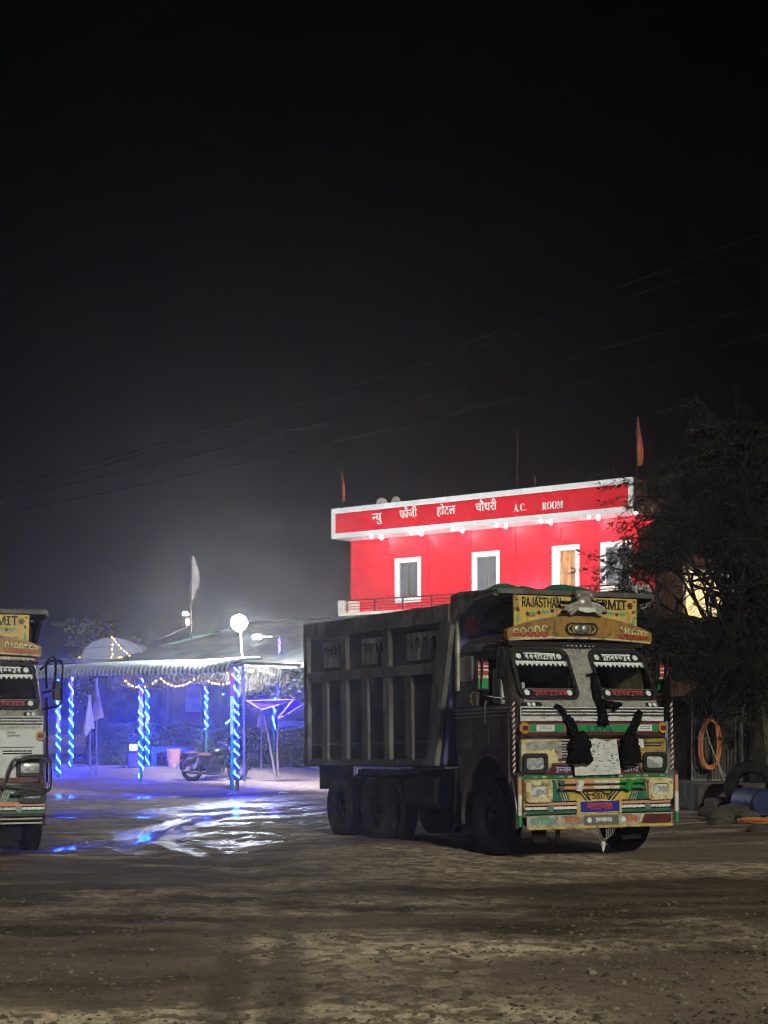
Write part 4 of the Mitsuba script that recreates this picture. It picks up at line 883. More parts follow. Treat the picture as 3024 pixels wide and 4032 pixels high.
# sign band
h.add('sign_box', box(0.01, 11.385, .03, .90, 7.90, 8.87), 'm_side_brown')
h.add('sign_frame', plate_xz(sbox(0, 7.875, 11.395, 8.89).difference(sbox(.15, 8.04, 11.25, 8.715)), -.03, .03), 'm_cladding_white')
edges = np.linspace(.15, 11.25, 12)
for a, b in zip(edges[:-1], edges[1:]): h.add('sign_panel', plate_xz(sbox(a + .003, 8.04, b - .003, 8.715), .0, .028), 'm_red_cladding')
h.add('soffit', box(.01, 11.38, .04, .89, 7.878, 7.898), 'm_cladding_white')
for g, x, z, hh, wd in (('nyu', 1.73, 8.33, .255, .40), ('fauji', 2.86, 8.345, .25, .71), ('hotel', 4.36, 8.33, .25, .72), ('chaudhari', 5.85, 8.32, .25, .80), ('ac', 7.28, 8.20, .205, .44), ('room', 8.30, 8.18, .205, .74)):
    w_ = {'nyu': 'the short first word', 'fauji': 'the second word', 'hotel': 'the third word', 'chaudhari': 'the fourth word', 'ac': 'the letters A.C.', 'room': 'the letters ROOM'}[g]
    h.add('sign_lettering', glyph(g, hh, .03, x, z, -.002, wd), 'm_white', label=f'raised white lettering on the red sign band, {w_}')
# downlights along the soffit
LX = [1.61, 3.26, 4.89, 6.55, 8.19, 9.86, 11.44]
for y_, e_, w_ in ((.10, 1100, .06), (.60, 380, .04)):
    for x in LX:
        x = x + (.04 if y_ > .5 else 0)
        p = f'{h.k}__downlight'; n = _count.get(p, 0); _count[p] = n + 1; p = 'downlight' if n == 0 else f'downlight_{n:03d}'
        h.add(p + '__housing', lathe([(.001, 0), (.06, 0), (.07, -.03), (.05, -.035), (.001, -.035)], 'z', 14, (x, y_, 7.876)), 'm_white')
        d_ = trimesh.creation.icosphere(subdivisions=2, radius=.032); d_.apply_translation((x, y_, 7.83))
        h.add(p + '__bulb', d_, 'm_emit', True, emit=(e_ * 1.0, e_ * .97, e_ * .93), weight=.12)
# balcony
h.add('balcony_slab', bbox(.26, 11.55, -.02, .90, 5.0, 5.36, .02), 'm_plaster_pale')
for a in (.26, 11.22): h.add('parapet_block', bbox(a, a + .27, -.03, .86, 5.362, 5.78, .02) if a < 1 else bbox(a, a + .34, -.03, .86, 4.5, 5.78, .02), 'm_plaster_pale')
for z in (5.47, 5.56, 5.65, 5.76): h.add('railing_bar', tube([[.5, .05, z], [11.24, .05, z]], .014 if z < 5.7 else .022, 6), 'm_rail_dark')
for x in np.linspace(.62, 11.1, 10): h.add('railing_post', box(x - .018, x + .018, .03, .07, 5.36, 5.745), 'm_rail_dark')
h.add('side_opening_frame', cat([box(11.60, 11.66, u0, u1, z0, z1) for u0, u1, z0, z1 in ((2.85, 6.35, 6.38, 6.46), (2.85, 6.35, 4.80, 4.88), (2.85, 2.93, 4.88, 6.38), (6.27, 6.35, 4.88, 6.38), (4.58, 4.64, 4.88, 6.38))]), 'm_plaster_pale')
for u0, u1 in ((2.93, 4.58), (4.64, 6.27)):
    h.add('lit_window', box(11.602, 11.612, u0, u1, 4.88, 6.38), 'm_emit', emit=(1.35, .98, .44), weight=.05, label='warm lit window in the brown side wall')
h.add('side_pier', box(11.62, 11.70, 1.6, 1.9, .2, 8.42), 'm_side_brown')
h.add('parapet_coping', cat(box(11.56, 11.70, .93, 9.0, 8.42, 8.50)), 'm_side_brown')
# a work light standing on the balcony floor, turned to the wall
fl = Thing('balcony_floodlight', 'small floodlight on the hotel balcony floor washing the red wall', 'floodlight', MH)
fl.add('housing', bbox(7.3, 7.6, .10, .2, 5.40, 5.60, .02), 'm_black')
pm_ = trimesh.Trimesh([[7.32, .204, 5.42], [7.58, .204, 5.42], [7.58, .215, 5.58], [7.32, .215, 5.58]], [[0, 2, 1], [0, 3, 2]], process=False)
fl.add('lens', pm_, 'm_emit', emit=(330, 250, 310), weight=.25)
fl.add('stand', box(7.42, 7.48, .12, .18, 5.36, 5.40), 'm_black')

# flags and masts on the roof
mat('m_flag', worn((.42, .10, .05), (.30, .07, .04), 3.0), .8)
def pennant(name, o, ztop, zbot, zpole, label, wid=.16, m='m_flag'):
    t = Thing(name, label, 'flag', None, 'orange pennants on thin poles')
    o = np.array(o)
    t.add('pole', tube([[o[0], o[1], zpole], [o[0], o[1], ztop + .03]], .018, 6), 'm_rail_dark')
    q, f = [], []; n = 14
    for i in range(n):
        u = i / (n - 1); z = ztop + (zbot - ztop) * u; w = wid * (.15 + .85 * math.sin(min(u * 1.25, 1) * math.pi * .5)) * (1 if u < .8 else 1 - (u - .8) * 1.5)
        for k in range(6):
            s = k / 5; q.append([o[0] + .02 + w * s, o[1] + .06 * math.sin(s * 7 + u * 5), z - .05 * s * (1 - u)])
    for i in range(n - 1):
        for k in range(5):
            a = i * 6 + k; f += [[a, a + 1, a + 7], [a, a + 7, a + 6]]
    t.add('cloth', trimesh.Trimesh(np.array(q), np.array(f), process=False), m, True)
P = lambda x, y, z: (MH @ np.array([x, y, z, 1]))[:3]
a_ = P(-.42, .9, 0); pennant('roof_flag', (P(.10, 1.2, 0)[0] - .50, P(.10, 1.2, 0)[1], 0), 10.33, 9.25, 7.9, 'narrow orange pennant at the left end of the hotel roof', .10)
pennant('roof_flag', P(11.02, .95, 0), 10.85, 9.38, 8.4, 'taller orange pennant at the right end of the hotel roof', .17)
am = Thing('antenna_mast', 'thin antenna mast on the hotel roof above the sign', 'antenna', None)
b_ = P(5.56, 2.9, 0); am.add('pole', tube([[b_[0], b_[1], 8.42], [b_[0], b_[1], 11.36]], .009, 5), 'm_rail_dark')
for i, (x, z) in enumerate(((2.52, 9.72), (6.22, 9.76))):
    c_ = P(x, 2.9, 0); put('reinforcing_bar', tube([[c_[0], c_[1], 8.42], [c_[0] + .02, c_[1], z]], .014, 5), 'm_rail_dark', label=('left', 'right')[i] + ' steel bar standing up from the hotel roof', cat_='steel bar')
for i, x in enumerate((-.46 + .62, -.03 + .66)):
    ch_ = Thing('plastic_chair', ('left', 'right')[i] + ' pale plastic chair on the hotel roof behind the sign', 'chair', MH @ frame((x, 2.3, 8.42), 15 - 20 * i))
    L_ = [(-.2, 0), (.2, 0), (-.2, .38), (.2, .38)]
    for u, w in L_: ch_.add('leg', tube([[u * 1.1, w, 0], [u, w, .43]], .02, 6), 'm_white')
    ch_.add('seat', bbox(-.23, .23, -.02, .42, .43, .46, .01), 'm_white')
    ch_.add('backrest', plate_xz(Polygon([(-.22, .46), (.22, .46), (.24, .9), (.16, 1.1), (0, 1.16), (-.16, 1.1), (-.24, .9)]).difference(unary_union([sbox(k - .02, .55, k + .02, .98) for k in (-.12, -.04, .04, .12)])), .40, .43), 'm_white')

# ------------------------------------------------------------------ the yard lamp on its post
LAMP = np.array([-3.91, 41.5, 4.39])
yl = Thing('yard_lamp', 'bright white lamp on a thin leaning post behind the awning end', 'street lamp', None)
yl.add('post', tube([[-3.78, 41.6, .1], [-3.80, 41.6, 3.0], [-3.88, 41.52, 4.18]], .035, 8), 'm_steel_dull', True)
yl.add('collar', lathe([(.001, 0), (.05, 0), (.07, .06), (.11, .1), (.001, .1)], 'z', 16, (LAMP[0], LAMP[1], LAMP[2] - .25)), 'm_steel_dull', 40)
yl.add('globe', ball(LAMP, .22, 3), 'm_emit', True, emit=(1850, 2000, 1910), weight=2.5)

# ------------------------------------------------------------------ roadside eating place: awning, shed, lights
MA = frame((-3.88, 40.7, 0.0), -42.77)
def PA(x, y, z): return (MA @ np.array([x, y, z, 1]))[:3]
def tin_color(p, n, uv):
    """groove shade and grime painted into the colour: valleys dark, ridges pale"""
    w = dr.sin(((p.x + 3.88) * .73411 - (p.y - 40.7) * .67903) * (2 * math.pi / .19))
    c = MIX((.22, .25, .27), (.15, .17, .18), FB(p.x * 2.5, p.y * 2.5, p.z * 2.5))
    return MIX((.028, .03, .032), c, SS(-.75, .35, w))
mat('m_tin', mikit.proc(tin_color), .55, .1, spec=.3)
mat('m_tin_roof', worn((.030, .032, .034), (.055, .055, .054), 1.3), .65, spec=.15)
mat('m_wall_dark', worn((.10, .10, .12), (.06, .06, .07), 1.5), .85)
mat('m_wall_red', (.24, .04, .045), .8)
mat('m_thatch', worn((.085, .078, .066), (.045, .040, .033), 9.0), .95, spec=.1)
mat('m_post_red', (.55, .06, .07), .4)
mat('m_post_white', (.72, .72, .72), .4)
mat('m_post_green', (.02, .22, .10), .4)
mat('m_blue_wood', worn((.03, .10, .42), (.03, .07, .30), 8.0), .45)
mat('m_cloth_white', worn((.60, .58, .60), (.48, .46, .48), 5.0), .9)
mat('m_cloth_pink', worn((.30, .24, .24), (.22, .18, .19), 5.0), .9, spec=.1)
mat('m_bin_orange', worn((.80, .40, .22), (.70, .33, .18), 6.0), .55)
mat('m_pole_dark', (.06, .06, .065), .5)
mat('m_sheet_white', (.15, .18, .24), .6)
mat('m_skylight', (.30, .50, .45), .4)
def leafmat(name, c, c2, sc=3.0):
    scene[name] = {'type': 'twosided', 'bsdf': {'type': 'principled', 'base_color': worn(c, c2, sc), 'roughness': .75, 'specular': .12}}
leafmat('m_leaf_hedge', (.055, .085, .035), (.09, .12, .05))
leafmat('m_leaf_dark', (.009, .011, .006), (.020, .021, .012), 1.2)
leafmat('m_leaf_far', (.05, .07, .035), (.08, .09, .05))
leafmat('m_leaf_pale', (.035, .038, .028), (.02, .024, .016), 4.0)
mat('m_bark', worn((.014, .012, .010), (.04, .036, .03), 5.0, .4, .75, .3), .95, spec=.05)
mat('m_bark_dark', (.012, .011, .009), .9, spec=.05)

def leaf_cloud(c, size, seed, aspect=.42, droop=.0, along=None):
    """one small rhombic leaf per centre, freely turned"""
    r = np.random.default_rng(seed); n = len(c)
    d = r.normal(size=(n, 3)) if along is None else along + .55 * r.normal(size=(n, 3))
    d[:, 2] -= droop; d /= np.linalg.norm(d, axis=1, keepdims=True)
    s = np.cross(d, r.normal(size=(n, 3))); s /= np.linalg.norm(s, axis=1, keepdims=True) + 1e-9
    L = size * np.exp(r.normal(0, .3, (n, 1)))
    nn = np.cross(d, s)
    v = np.stack([c, c + d * L * .5 + s * L * aspect * .5 + nn * L * .06, c + d * L, c + d * L * .5 - s * L * aspect * .5 + nn * L * .06], 1).reshape(-1, 3)
    a = np.arange(n) * 4
    return trimesh.Trimesh(v, np.vstack([np.stack([a, a + 1, a + 2], 1), np.stack([a, a + 2, a + 3], 1)]), process=False)

# --- awning
prof = spline([(.75, 3.43), (.45, 3.41), (.15, 3.39), (-.18, 3.35), (-.36, 3.24), (-.42, 3.12), (-.40, 3.02)], 4)
dp = np.gradient(prof, axis=0); nrm = np.stack([-dp[:, 1], dp[:, 0]], 1); nrm /= np.linalg.norm(nrm, axis=1, keepdims=True)
X = np.arange(-14.5, .16, .0238); q = []
for x in X:
    w = .05 * math.sin(x / .19 * 2 * math.pi)
    for (y, z), (a, b) in zip(prof, nrm): q.append([x, y - a * w, z - b * w + .015 * math.sin(x * .9)])
k = len(prof); i, j = np.meshgrid(np.arange(len(X) - 1), np.arange(k - 1), indexing='ij'); a = (i * k + j).ravel()
aw = Thing('awning', 'long corrugated tin awning with a rolled front edge over the eating place', 'awning', MA)
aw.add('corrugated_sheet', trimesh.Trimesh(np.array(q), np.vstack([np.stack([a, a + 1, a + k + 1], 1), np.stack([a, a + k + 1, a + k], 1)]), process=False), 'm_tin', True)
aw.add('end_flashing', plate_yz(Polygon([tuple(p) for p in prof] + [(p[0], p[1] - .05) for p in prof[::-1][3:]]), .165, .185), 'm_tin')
for x in (-12.2, -8.05, -4.02, .03): aw.add('rafter', box(x - .03, x + .03, -.2, 2.3, 3.24, 3.31), 'm_pole_dark')
aw.add('purlin', box(-14.5, .15, -.02, .04, 3.18, 3.235), 'm_pole_dark'); aw.add('purlin', box(-14.5, .15, 2.2, 2.26, 3.18, 3.235), 'm_pole_dark')
# --- posts and light ropes
def post(x, y, z0, z1, label, r=.05):
    t = Thing('awning_post', label, 'post', None, 'posts painted red, white and green under the awning')
    a, b = z0 + (z1 - z0) * .42, z0 + (z1 - z0) * .73
    for n_, m_, u, w in (('green_band', 'm_post_green', z0 - .1, a), ('white_band', 'm_post_white', a, b), ('red_band', 'm_post_red', b, z1)):
        t.add(n_, tube([[x, y, u], [x, y, w]], r, 12), m_, 40)
BLUE = np.array([.6, 7.0, 330.0])
def rope(x, y, z0, z1, pitch, label, r=.056, ph=0.0, t=.021, color=BLUE, m='light_rope', weight=.25, lean=0.0):
    n = int((z1 - z0) / pitch * 18); f = np.linspace(0, (z1 - z0) / pitch * 2 * np.pi, n) + ph; f = f + .9 * np.sin(f * .31 + ph * 5) + .5 * np.sin(f * .13 + ph)
    jit = 1 + .10 * np.sin(f * .37 + ph * 3)
    p = np.stack([x - r * jit * np.cos(f) + lean * np.linspace(1, 0, n), y - r * jit * np.sin(f), np.linspace(z1, z0, n) + .02 * np.sin(f * .21 + ph)], 1)
    put(m, tube(p, t, 6), 'm_emit', True, None, label, 'rope light', 'blue rope lights wound round the posts' if m == 'light_rope' else None, emit=color, weight=weight)
post(-9.78, 46.2, .0, 3.30, 'outermost striped post beside the white-hooded truck'); rope(-9.78, 46.2, .13, 2.95, .325, 'blue light rope on the outermost post beside the white-hooded truck', ph=.4)
post(-9.64, 47.4, .3, 3.42, 'second striped post, standing higher on the bank behind the outermost one'); rope(-9.64, 47.4, .36, 3.05, .335, 'blue light rope on the second post from the white-hooded truck', ph=1.3)
post(-6.86, 43.4, .0, 3.30, 'striped post of the middle pair, standing lower and in front'); rope(-6.86, 43.4, .12, 2.92, .315, 'blue light rope on the front post of the middle pair', ph=2.2)
post(-7.45, 48.4, .3, 3.5, 'striped post of the middle pair, standing behind on the bank'); rope(-7.45, 48.4, .36, 3.06, .36, 'blue light rope on the rear post of the middle pair', ph=.2)
post(-5.42, 46.9, .25, 3.45, 'slim striped post above the motorcycle by the hedge', r=.035); rope(-5.42, 46.9, 1.5, 2.95, .27, 'blue light rope on the slim post above the motorcycle', ph=2.9, r=.041)
post(-4.05, 40.95, -.02, 3.30, 'striped post at the awning end beside the dark lit pole')
lp = Thing('dark_pole', 'dark thin pole wound with blue light at the awning end, in front of the motorcycle', 'post', None)
lp.add('shaft', tube([[-3.88, 40.66, -.2], [-3.90, 40.66, 3.2]], .05, 10), 'm_pole_dark', 40)
rope(-3.90, 40.66, .18, 3.12, .278, 'blue light rope on the dark pole at the awning end', ph=.9)
post(-3.32, 46.4, .28, 3.3, 'slim striped post behind the violet umbrella', r=.03); rope(-3.32, 46.4, 1.5, 2.95, .40, 'broken blue light rope on the slim post behind the violet umbrella', ph=.5, r=.036, t=.014)
vp = Thing('bamboo_pole', 'tall thin bamboo pole rising over the shed roof with violet lights at its top', 'pole', None)
vp.add('shaft', tube(spline([[-3.14, 45.0, .1], [-3.10, 45.0, 2.0], [-3.06, 45.0, 4.2]], 6), .018, 6), 'm_pole_dark', True)
rope(-3.06, 45.0, 3.56, 4.12, .22, 'violet light rope wound round the top of the tall bamboo pole', r=.035, color=(1.0, .4, 45), m='violet_rope', t=.014, weight=.1)
rope(-3.10, 45.0, 2.45, 2.85, .20, 'violet light rope wound round the bamboo pole over the violet umbrella', r=.035, color=(1.0, .4, 45), m='violet_rope', t=.011, weight=.1)
# --- violet umbrella
vu = Thing('lit_umbrella', 'boat-shaped upturned umbrella edged with violet light tubes, propped on two sticks', 'umbrella', None)
V = {'a': (-3.83, 42.9, 2.31), 'b': (-2.53, 42.75, 2.33), 'c': (-2.26, 43.2, 2.22), 'd': (-2.96, 43.0, 1.82), 'e': (-3.49, 42.8, 2.10), 'f': (-3.74, 42.85, 2.25), 'g': (-3.37, 42.75, 2.06), 'h': (-2.92, 42.8, 2.19), 'i': (-2.73, 43.2, 1.93), 'j': (-2.82, 43.1, 1.87), 'k': (-3.2, 43.35, 2.28)}
VI = (.8, .45, 80.0)
for p_, q_, r_ in (('f', 'e', .016), ('g', 'h', .016), ('b', 'd', .02), ('c', 'i', .011), ('d', 'j', .018), ('a', 'f', .013), ('a', 'b', .010), ('e', 'g', .008)):
    vu.add('light_tube', tube([V[p_], V[q_]], r_, 6), 'm_emit', True, emit=VI, weight=.08)
mat('m_cloth_violet', (.025, .010, .30), .9, spec=.05)
def tri_sheet(*ks):
    p = np.array([V[k_] for k_ in ks]); c = p.mean(0) + [0, .1, -.02]; n = len(p)
    return trimesh.Trimesh(np.vstack([p + [0, .03, 0], c]), [[i_, (i_ + 1) % n, n] for i_ in range(n)], process=False)
vu.add('cloth_panel', tri_sheet('a', 'k', 'h', 'g', 'e', 'f'), 'm_cloth_violet')
vu.add('cloth_panel', tri_sheet('b', 'c', 'i', 'd'), 'm_cloth_violet')
vu.add('cloth_panel', tri_sheet('a', 'b', 'h', 'g'), 'm_cloth_violet')
for s_ in ([(-3.43, 43.4, 2.02), (-3.25, 43.42, 1.2), (-3.05, 43.46, .0)], [(-2.97, 43.4, 1.86), (-3.02, 43.44, .95), (-2.97, 43.5, .0)]):
    vu.add('stick', tube(spline(s_, 5), .026, 7), 'm_cloth_pink', True)
# --- strings of small bulbs
def bulbs(name, pts, label, color=(20, 10.5, 1.7), r=.022, sag=True):
    t = Thing(name, label, 'string lights', None, 'strings of small yellow bulbs')
    p = np.array(pts, float)
    t.add('cable', tube(p + [0, .015, .03], .005, 4), 'm_black')
    for c in p: t.add('bulb', ball(c, r, 1), 'm_emit', True, emit=color, weight=.006)
S = lambda l, y: [(x, y, z) for x, z in l]
bulbs('string_lights', S([(-7.48, 2.89), (-7.39, 2.81), (-7.28, 2.75), (-7.16, 2.72), (-7.04, 2.69), (-6.92, 2.72), (-6.69, 2.82), (-6.59, 2.9)], 44.5), 'yellow bulb garland sagging behind the middle pair of lit posts')
bulbs('string_lights', S([(-6.23, 2.91), (-6.15, 2.84), (-6.04, 2.78), (-5.94, 2.73), (-5.83, 2.7), (-5.73, 2.71), (-5.62, 2.73), (-5.51, 2.77), (-5.42, 2.82), (-5.32, 2.9)], 43.0), 'yellow bulb garland hanging between the middle posts and the slim post')
bulbs('string_lights', S([(-4.79, 2.82), (-4.7, 2.78), (-4.6, 2.76), (-4.5, 2.74), (-4.39, 2.74), (-4.29, 2.76), (-4.2, 2.8)], 42.0), 'short yellow bulb garland between the slim post and the awning end')
bulbs('string_lights', [(-4.26, 40.5, 3.08), (-4.19, 40.5, 3.05), (-4.13, 40.5, 3.02), (-4.0, 40.52, 2.97), (-3.85, 40.5, 2.93), (-3.79, 40.5, 2.86)], 'yellow bulbs looped over the rolled corner of the awning')
bulbs('string_lights', S([(-3.73, 3.12), (-3.66, 3.15), (-3.5, 3.23), (-3.45, 3.16), (-3.38, 3.13), (-3.31, 3.11), (-3.25, 3.08), (-3.15, 3.05)], 43.0), 'yellow bulb string running from the awning end under the shed eave')
bulbs('string_lights', S([(-3.81, 2.73), (-3.47, 2.73), (-2.66, 2.74), (-2.45, 2.74), (-2.55, 3.23), (-2.55, 3.32)], 44.0), 'scattered pale bulbs in the creeper beside the dark truck tailgate', (6, 5, 4), .018)
bulbs('string_lights', S([(-9.94, 3.80), (-8.9, 3.80), (-8.85, 3.9), (-8.88, 4.06), (-8.86, 4.22), (-8.89, 4.46), (-8.81, 4.40), (-8.76, 4.30), (-8.66, 4.20), (-8.58, 4.1), (-8.48, 4.02), (-8.39, 3.94), (-8.31, 3.86), (-8.65, 3.80), (-8.58, 3.80)], 50.2), 'yellow bulbs in a triangle over the pale arched tent on the roof')
bulbs('string_lights', [(6.55, 38.0, 3.85), (6.60, 38.0, 3.80), (6.64, 38.0, 3.74), (6.66, 38.0, 3.66)], 'little yellow bulbs glimpsed beside the visor of the dark truck')
for i_, c_ in enumerate([(-3.79, 42.0, 3.13), (-3.72, 42.0, 3.13), (-3.88, 42.6, 2.95), (-3.10, 42.9, 3.02)]):
    put('cyan_light', ball(c_, .03, 2, (1.6, 1, .7)), 'm_emit', True, None, ('first', 'second', 'third', 'fourth')[i_] + ' loose cyan light near the awning end, counted from the post', 'light', emit=(1.2, 6, 12), weight=.02)
lw = tube(spline([[-4.36, 44.3, 2.0], [-4.38, 44.3, 1.86], [-4.46, 44.3, 1.74], [-4.56, 44.3, 1.66]], 6), [.012] * 7 + list(np.linspace(.02, .032, 12)), 6)
put('cyan_light', lw, 'm_emit', True, None, 'long slanting cyan light hanging beside the striped post at the awning end', 'light', emit=(.9, 5, 14), weight=.05)
put('cyan_light', ball((-4.60, 44.0, 2.50), .028, 2, (1.5, 1, .8)), 'm_emit', True, None, 'small cyan light high in the leaves above the motorcycle', 'light', emit=(.5, 4, 7), weight=.02)
# --- the shed behind
sh = Thing('roadside_shed', 'low dark shed with a wide tin roof behind the awning', 'building', MA)
def roof(x0, x1, y0, z0, y1, z1, x1b, pitch=.2):
    X = np.arange(x0, x1, .05); q = []
    for x in X:
        w = .014 * math.sin(x / pitch * 2 * math.pi)
        q += [[x, y0, z0 + w], [x1b + (x - x0) / (x1 - x0) * (x1 - x1b), y1, z1 + w]]
    a = np.arange(len(X) - 1) * 2
    return trimesh.Trimesh(np.array(q), np.vstack([np.stack([a, a + 1, a + 3], 1), np.stack([a, a + 3, a + 2], 1)]), process=False)
sh.add('roof', roof(-10.6, 4.5, 2.45, 3.37, 8.6, 5.06, -9.4), 'm_tin_roof')
sh.add('rear_roof', trimesh.Trimesh([[-9.4, 8.6, 5.06], [4.5, 8.6, 5.06], [4.5, 14, 3.4], [-10.6, 14, 3.4]], [[0, 1, 2], [0, 2, 3]], process=False), 'm_tin_roof')
sh.add('hip_end', trimesh.Trimesh([[-10.6, 2.45, 3.37], [-9.4, 8.6, 5.06], [-10.6, 14, 3.4]], [[0, 1, 2]], process=False), 'm_tin_roof')
sh.add('ridge_cap', tube([PA(-9.4, 8.6, 5.08), PA(4.5, 8.6, 5.08)], .06, 8), 'm_tin_roof', True, M=np.eye(4))
sh.add('eave_board', box(-10.6, 4.5, 2.40, 2.44, 3.22, 3.36), 'm_cloth_pink')
sh.add('flat_roof', box(-17, -10.62, 2.5, 12, 3.62, 3.77), 'm_wall_dark')
sh.add('back_wall', box(-17, 4.5, 8.0, 8.2, .2, 3.4), 'm_wall_dark')
for x in (-15.5, -12.6, -9.6, -1.5): sh.add('pillar', box(x - .18, x + .18, 7.7, 7.99, .2, 3.4), 'm_wall_dark')
sh.add('gable_wall', box(4.3, 4.5, 2.6, 8.0, .2, 4.0), 'm_wall_dark')
sh.add('skylight_sheet', trimesh.Trimesh([[-10.1, 5.7, 4.30], [-9.5, 5.7, 4.30], [-8.9, 7.1, 4.70], [-9.5, 7.1, 4.70]], [[0, 1, 2], [0, 2, 3]], process=False), 'm_skylight')
pc = Thing('painted_pillar', 'square pillar painted cream above and red below inside the shed', 'pillar', None)
pc.add('upper_half', box(-6.72, -6.2, 51.9, 52.3, 2.03, 3.3), 'm_cloth_pink'); pc.add('lower_half', box(-6.73, -6.19, 51.89, 52.31, .2, 2.03), 'm_wall_red')
# straw fringe under the awning
r_ = np.random.default_rng(4); vs = []
for n_ in range(1500):
    x = r_.uniform(-8.5, -.6); 
    w_ = .12 + .30 * meshkit.noise(np.array([x * 1.3, 0, 0.])) + .12 * r_.random(); z = 3.28 - .05 * r_.random(); y = 2.16 + .2 * r_.random()
    dx = r_.normal(0, .07); vs.append([[x - .012, y, z], [x + .012, y, z], [x + dx + .008, y + r_.normal(0, .05), z - w_ * 1.6], [x + dx - .008, y, z - w_ * 1.5]])
vs = np.array(vs).reshape(-1, 3); a = np.arange(1500) * 4
put('straw_fringe', trimesh.Trimesh(vs, np.vstack([np.stack([a, a + 1, a + 2], 1), np.stack([a, a + 2, a + 3], 1)]), process=False), 'm_thatch', False, MA, 'ragged straw hanging under the tin awning', 'straw', kind='stuff')
# creeper under the eave
c = np.stack([r_.uniform(-2.6, 2.5, 3800), 2.55 + r_.normal(0, .12, 3800), 3.2 - .95 * r_.random(3800) ** 1.4], 1)
keep = meshkit.fbm(c * [2.2, 1, 2.2], 3, 5) > .42; c = c[keep]
put('creeper', leaf_cloud((np.c_[c, np.ones(len(c))] @ MA.T)[:, :3], .10, 6, .5, .7), 'm_leaf_pale', False, None, 'pale leafed creeper hanging under the shed eave beside the dark truck', 'creeper', kind='stuff')
# arched tent on the flat roof
th = np.linspace(0, np.pi, 20)
arcp = np.stack([-9.0 + 1.04 * np.cos(th), np.zeros(20), 3.77 + .70 * np.sin(th)], 1)
at_ = Thing('arched_tent', 'pale half-round tent on the flat roof, strung with yellow bulbs', 'tent', None)
at_.add('front_sheet', plate_xz(Polygon([(p[0], p[2]) for p in arcp]), 51.0, 51.02), 'm_sheet_white')
q = np.vstack([arcp + [0, 51.0, 0], arcp + [0, 53.2, 0]]); a = np.arange(19)
at_.add('cover', trimesh.Trimesh(q, np.vstack([np.stack([a, a + 1, a + 21], 1), np.stack([a, a + 21, a + 20], 1)]), process=False), 'm_sheet_white', True)
at_.add('hoop', tube(arcp + [0, 50.98, .01], .02, 6), 'm_steel_dull', True)
for p_, q_ in (((-9.85, 4.16), (-8.6, 4.20)), ((-8.62, 3.78), (-8.22, 4.22))): at_.add('brace', tube([[p_[0], 50.97, p_[1]], [q_[0], 50.97, q_[1]]], .012, 5), 'm_steel_dull')
# flag pole with two lamps
fp = Thing('shed_flag', 'pale pennant on a tall pole above the shed with two small lamps', 'flag', None)
fp.add('pole', tube([[-6.27, 50, 3.6], [-6.25, 50, 7.15]], .016, 6), 'm_pole_dark')
q, f = [], []
for i_ in range(12):
    u = i_ / 11; w = .06 + .22 * math.sin(min(1, u * 1.5) * 1.57) * (1 - max(0, u - .62) * 2.4)
    for k_ in range(5): q.append([-6.25 + w * k_ / 4, 50 + .05 * math.sin(k_ * 1.7 + u * 5), 7.12 - 1.45 * u + .0 * k_])
for i_ in range(11):
    for k_ in range(4): a = i_ * 5 + k_; f += [[a, a + 1, a + 6], [a, a + 6, a + 5]]
fp.add('cloth', trimesh.Trimesh(np.array(q), np.array(f), process=False), 'm_cloth_pink', True)
for i_, (c_, e_, s_) in enumerate((((-6.44, 49.9, 5.21), (34, 28, 16), (1.3, 1, .8)), ((-6.37, 49.9, 4.94), (24, 20, 14), (.7, 1, 1.4)))):
    fp.add('lamp', ball(c_, .085, 2, s_), 'm_emit', True, emit=e_, weight=.08)
fp.add('lamp_arm', tube([[-6.27, 50, 5.08], [-6.44, 49.95, 5.30]], .014, 5), 'm_pole_dark')
fp.add('stay', tube([[-6.40, 50, 4.79], [-7.2, 50, 4.42]], .014, 5), 'm_steel_dull')
# small lamp on the shed roof
rf = Thing('roof_floodlight', 'small white floodlight on the shed roof beside the yard lamp', 'floodlight', None)
rf.add('housing', bbox(-4.12, -3.80, 48.02, 48.12, 4.24, 4.46, .02), 'm_black'); rf.add('stand', box(-3.99, -3.93, 48.04, 48.1, 3.9, 4.25), 'm_black')
rf.add('lens', ball((-3.96, 48.0, 4.35), .10, 2, (1.6, .25, .9)), 'm_emit', True, emit=(55, 55, 58), weight=.15)
for x_ in (-3.74, -3.62, -3.53): rf.add('small_lamp', ball((x_, 48.0, 4.365), .03, 1, (1.4, .6, .6)), 'm_emit', True, emit=(16, 17, 16), weight=.02)

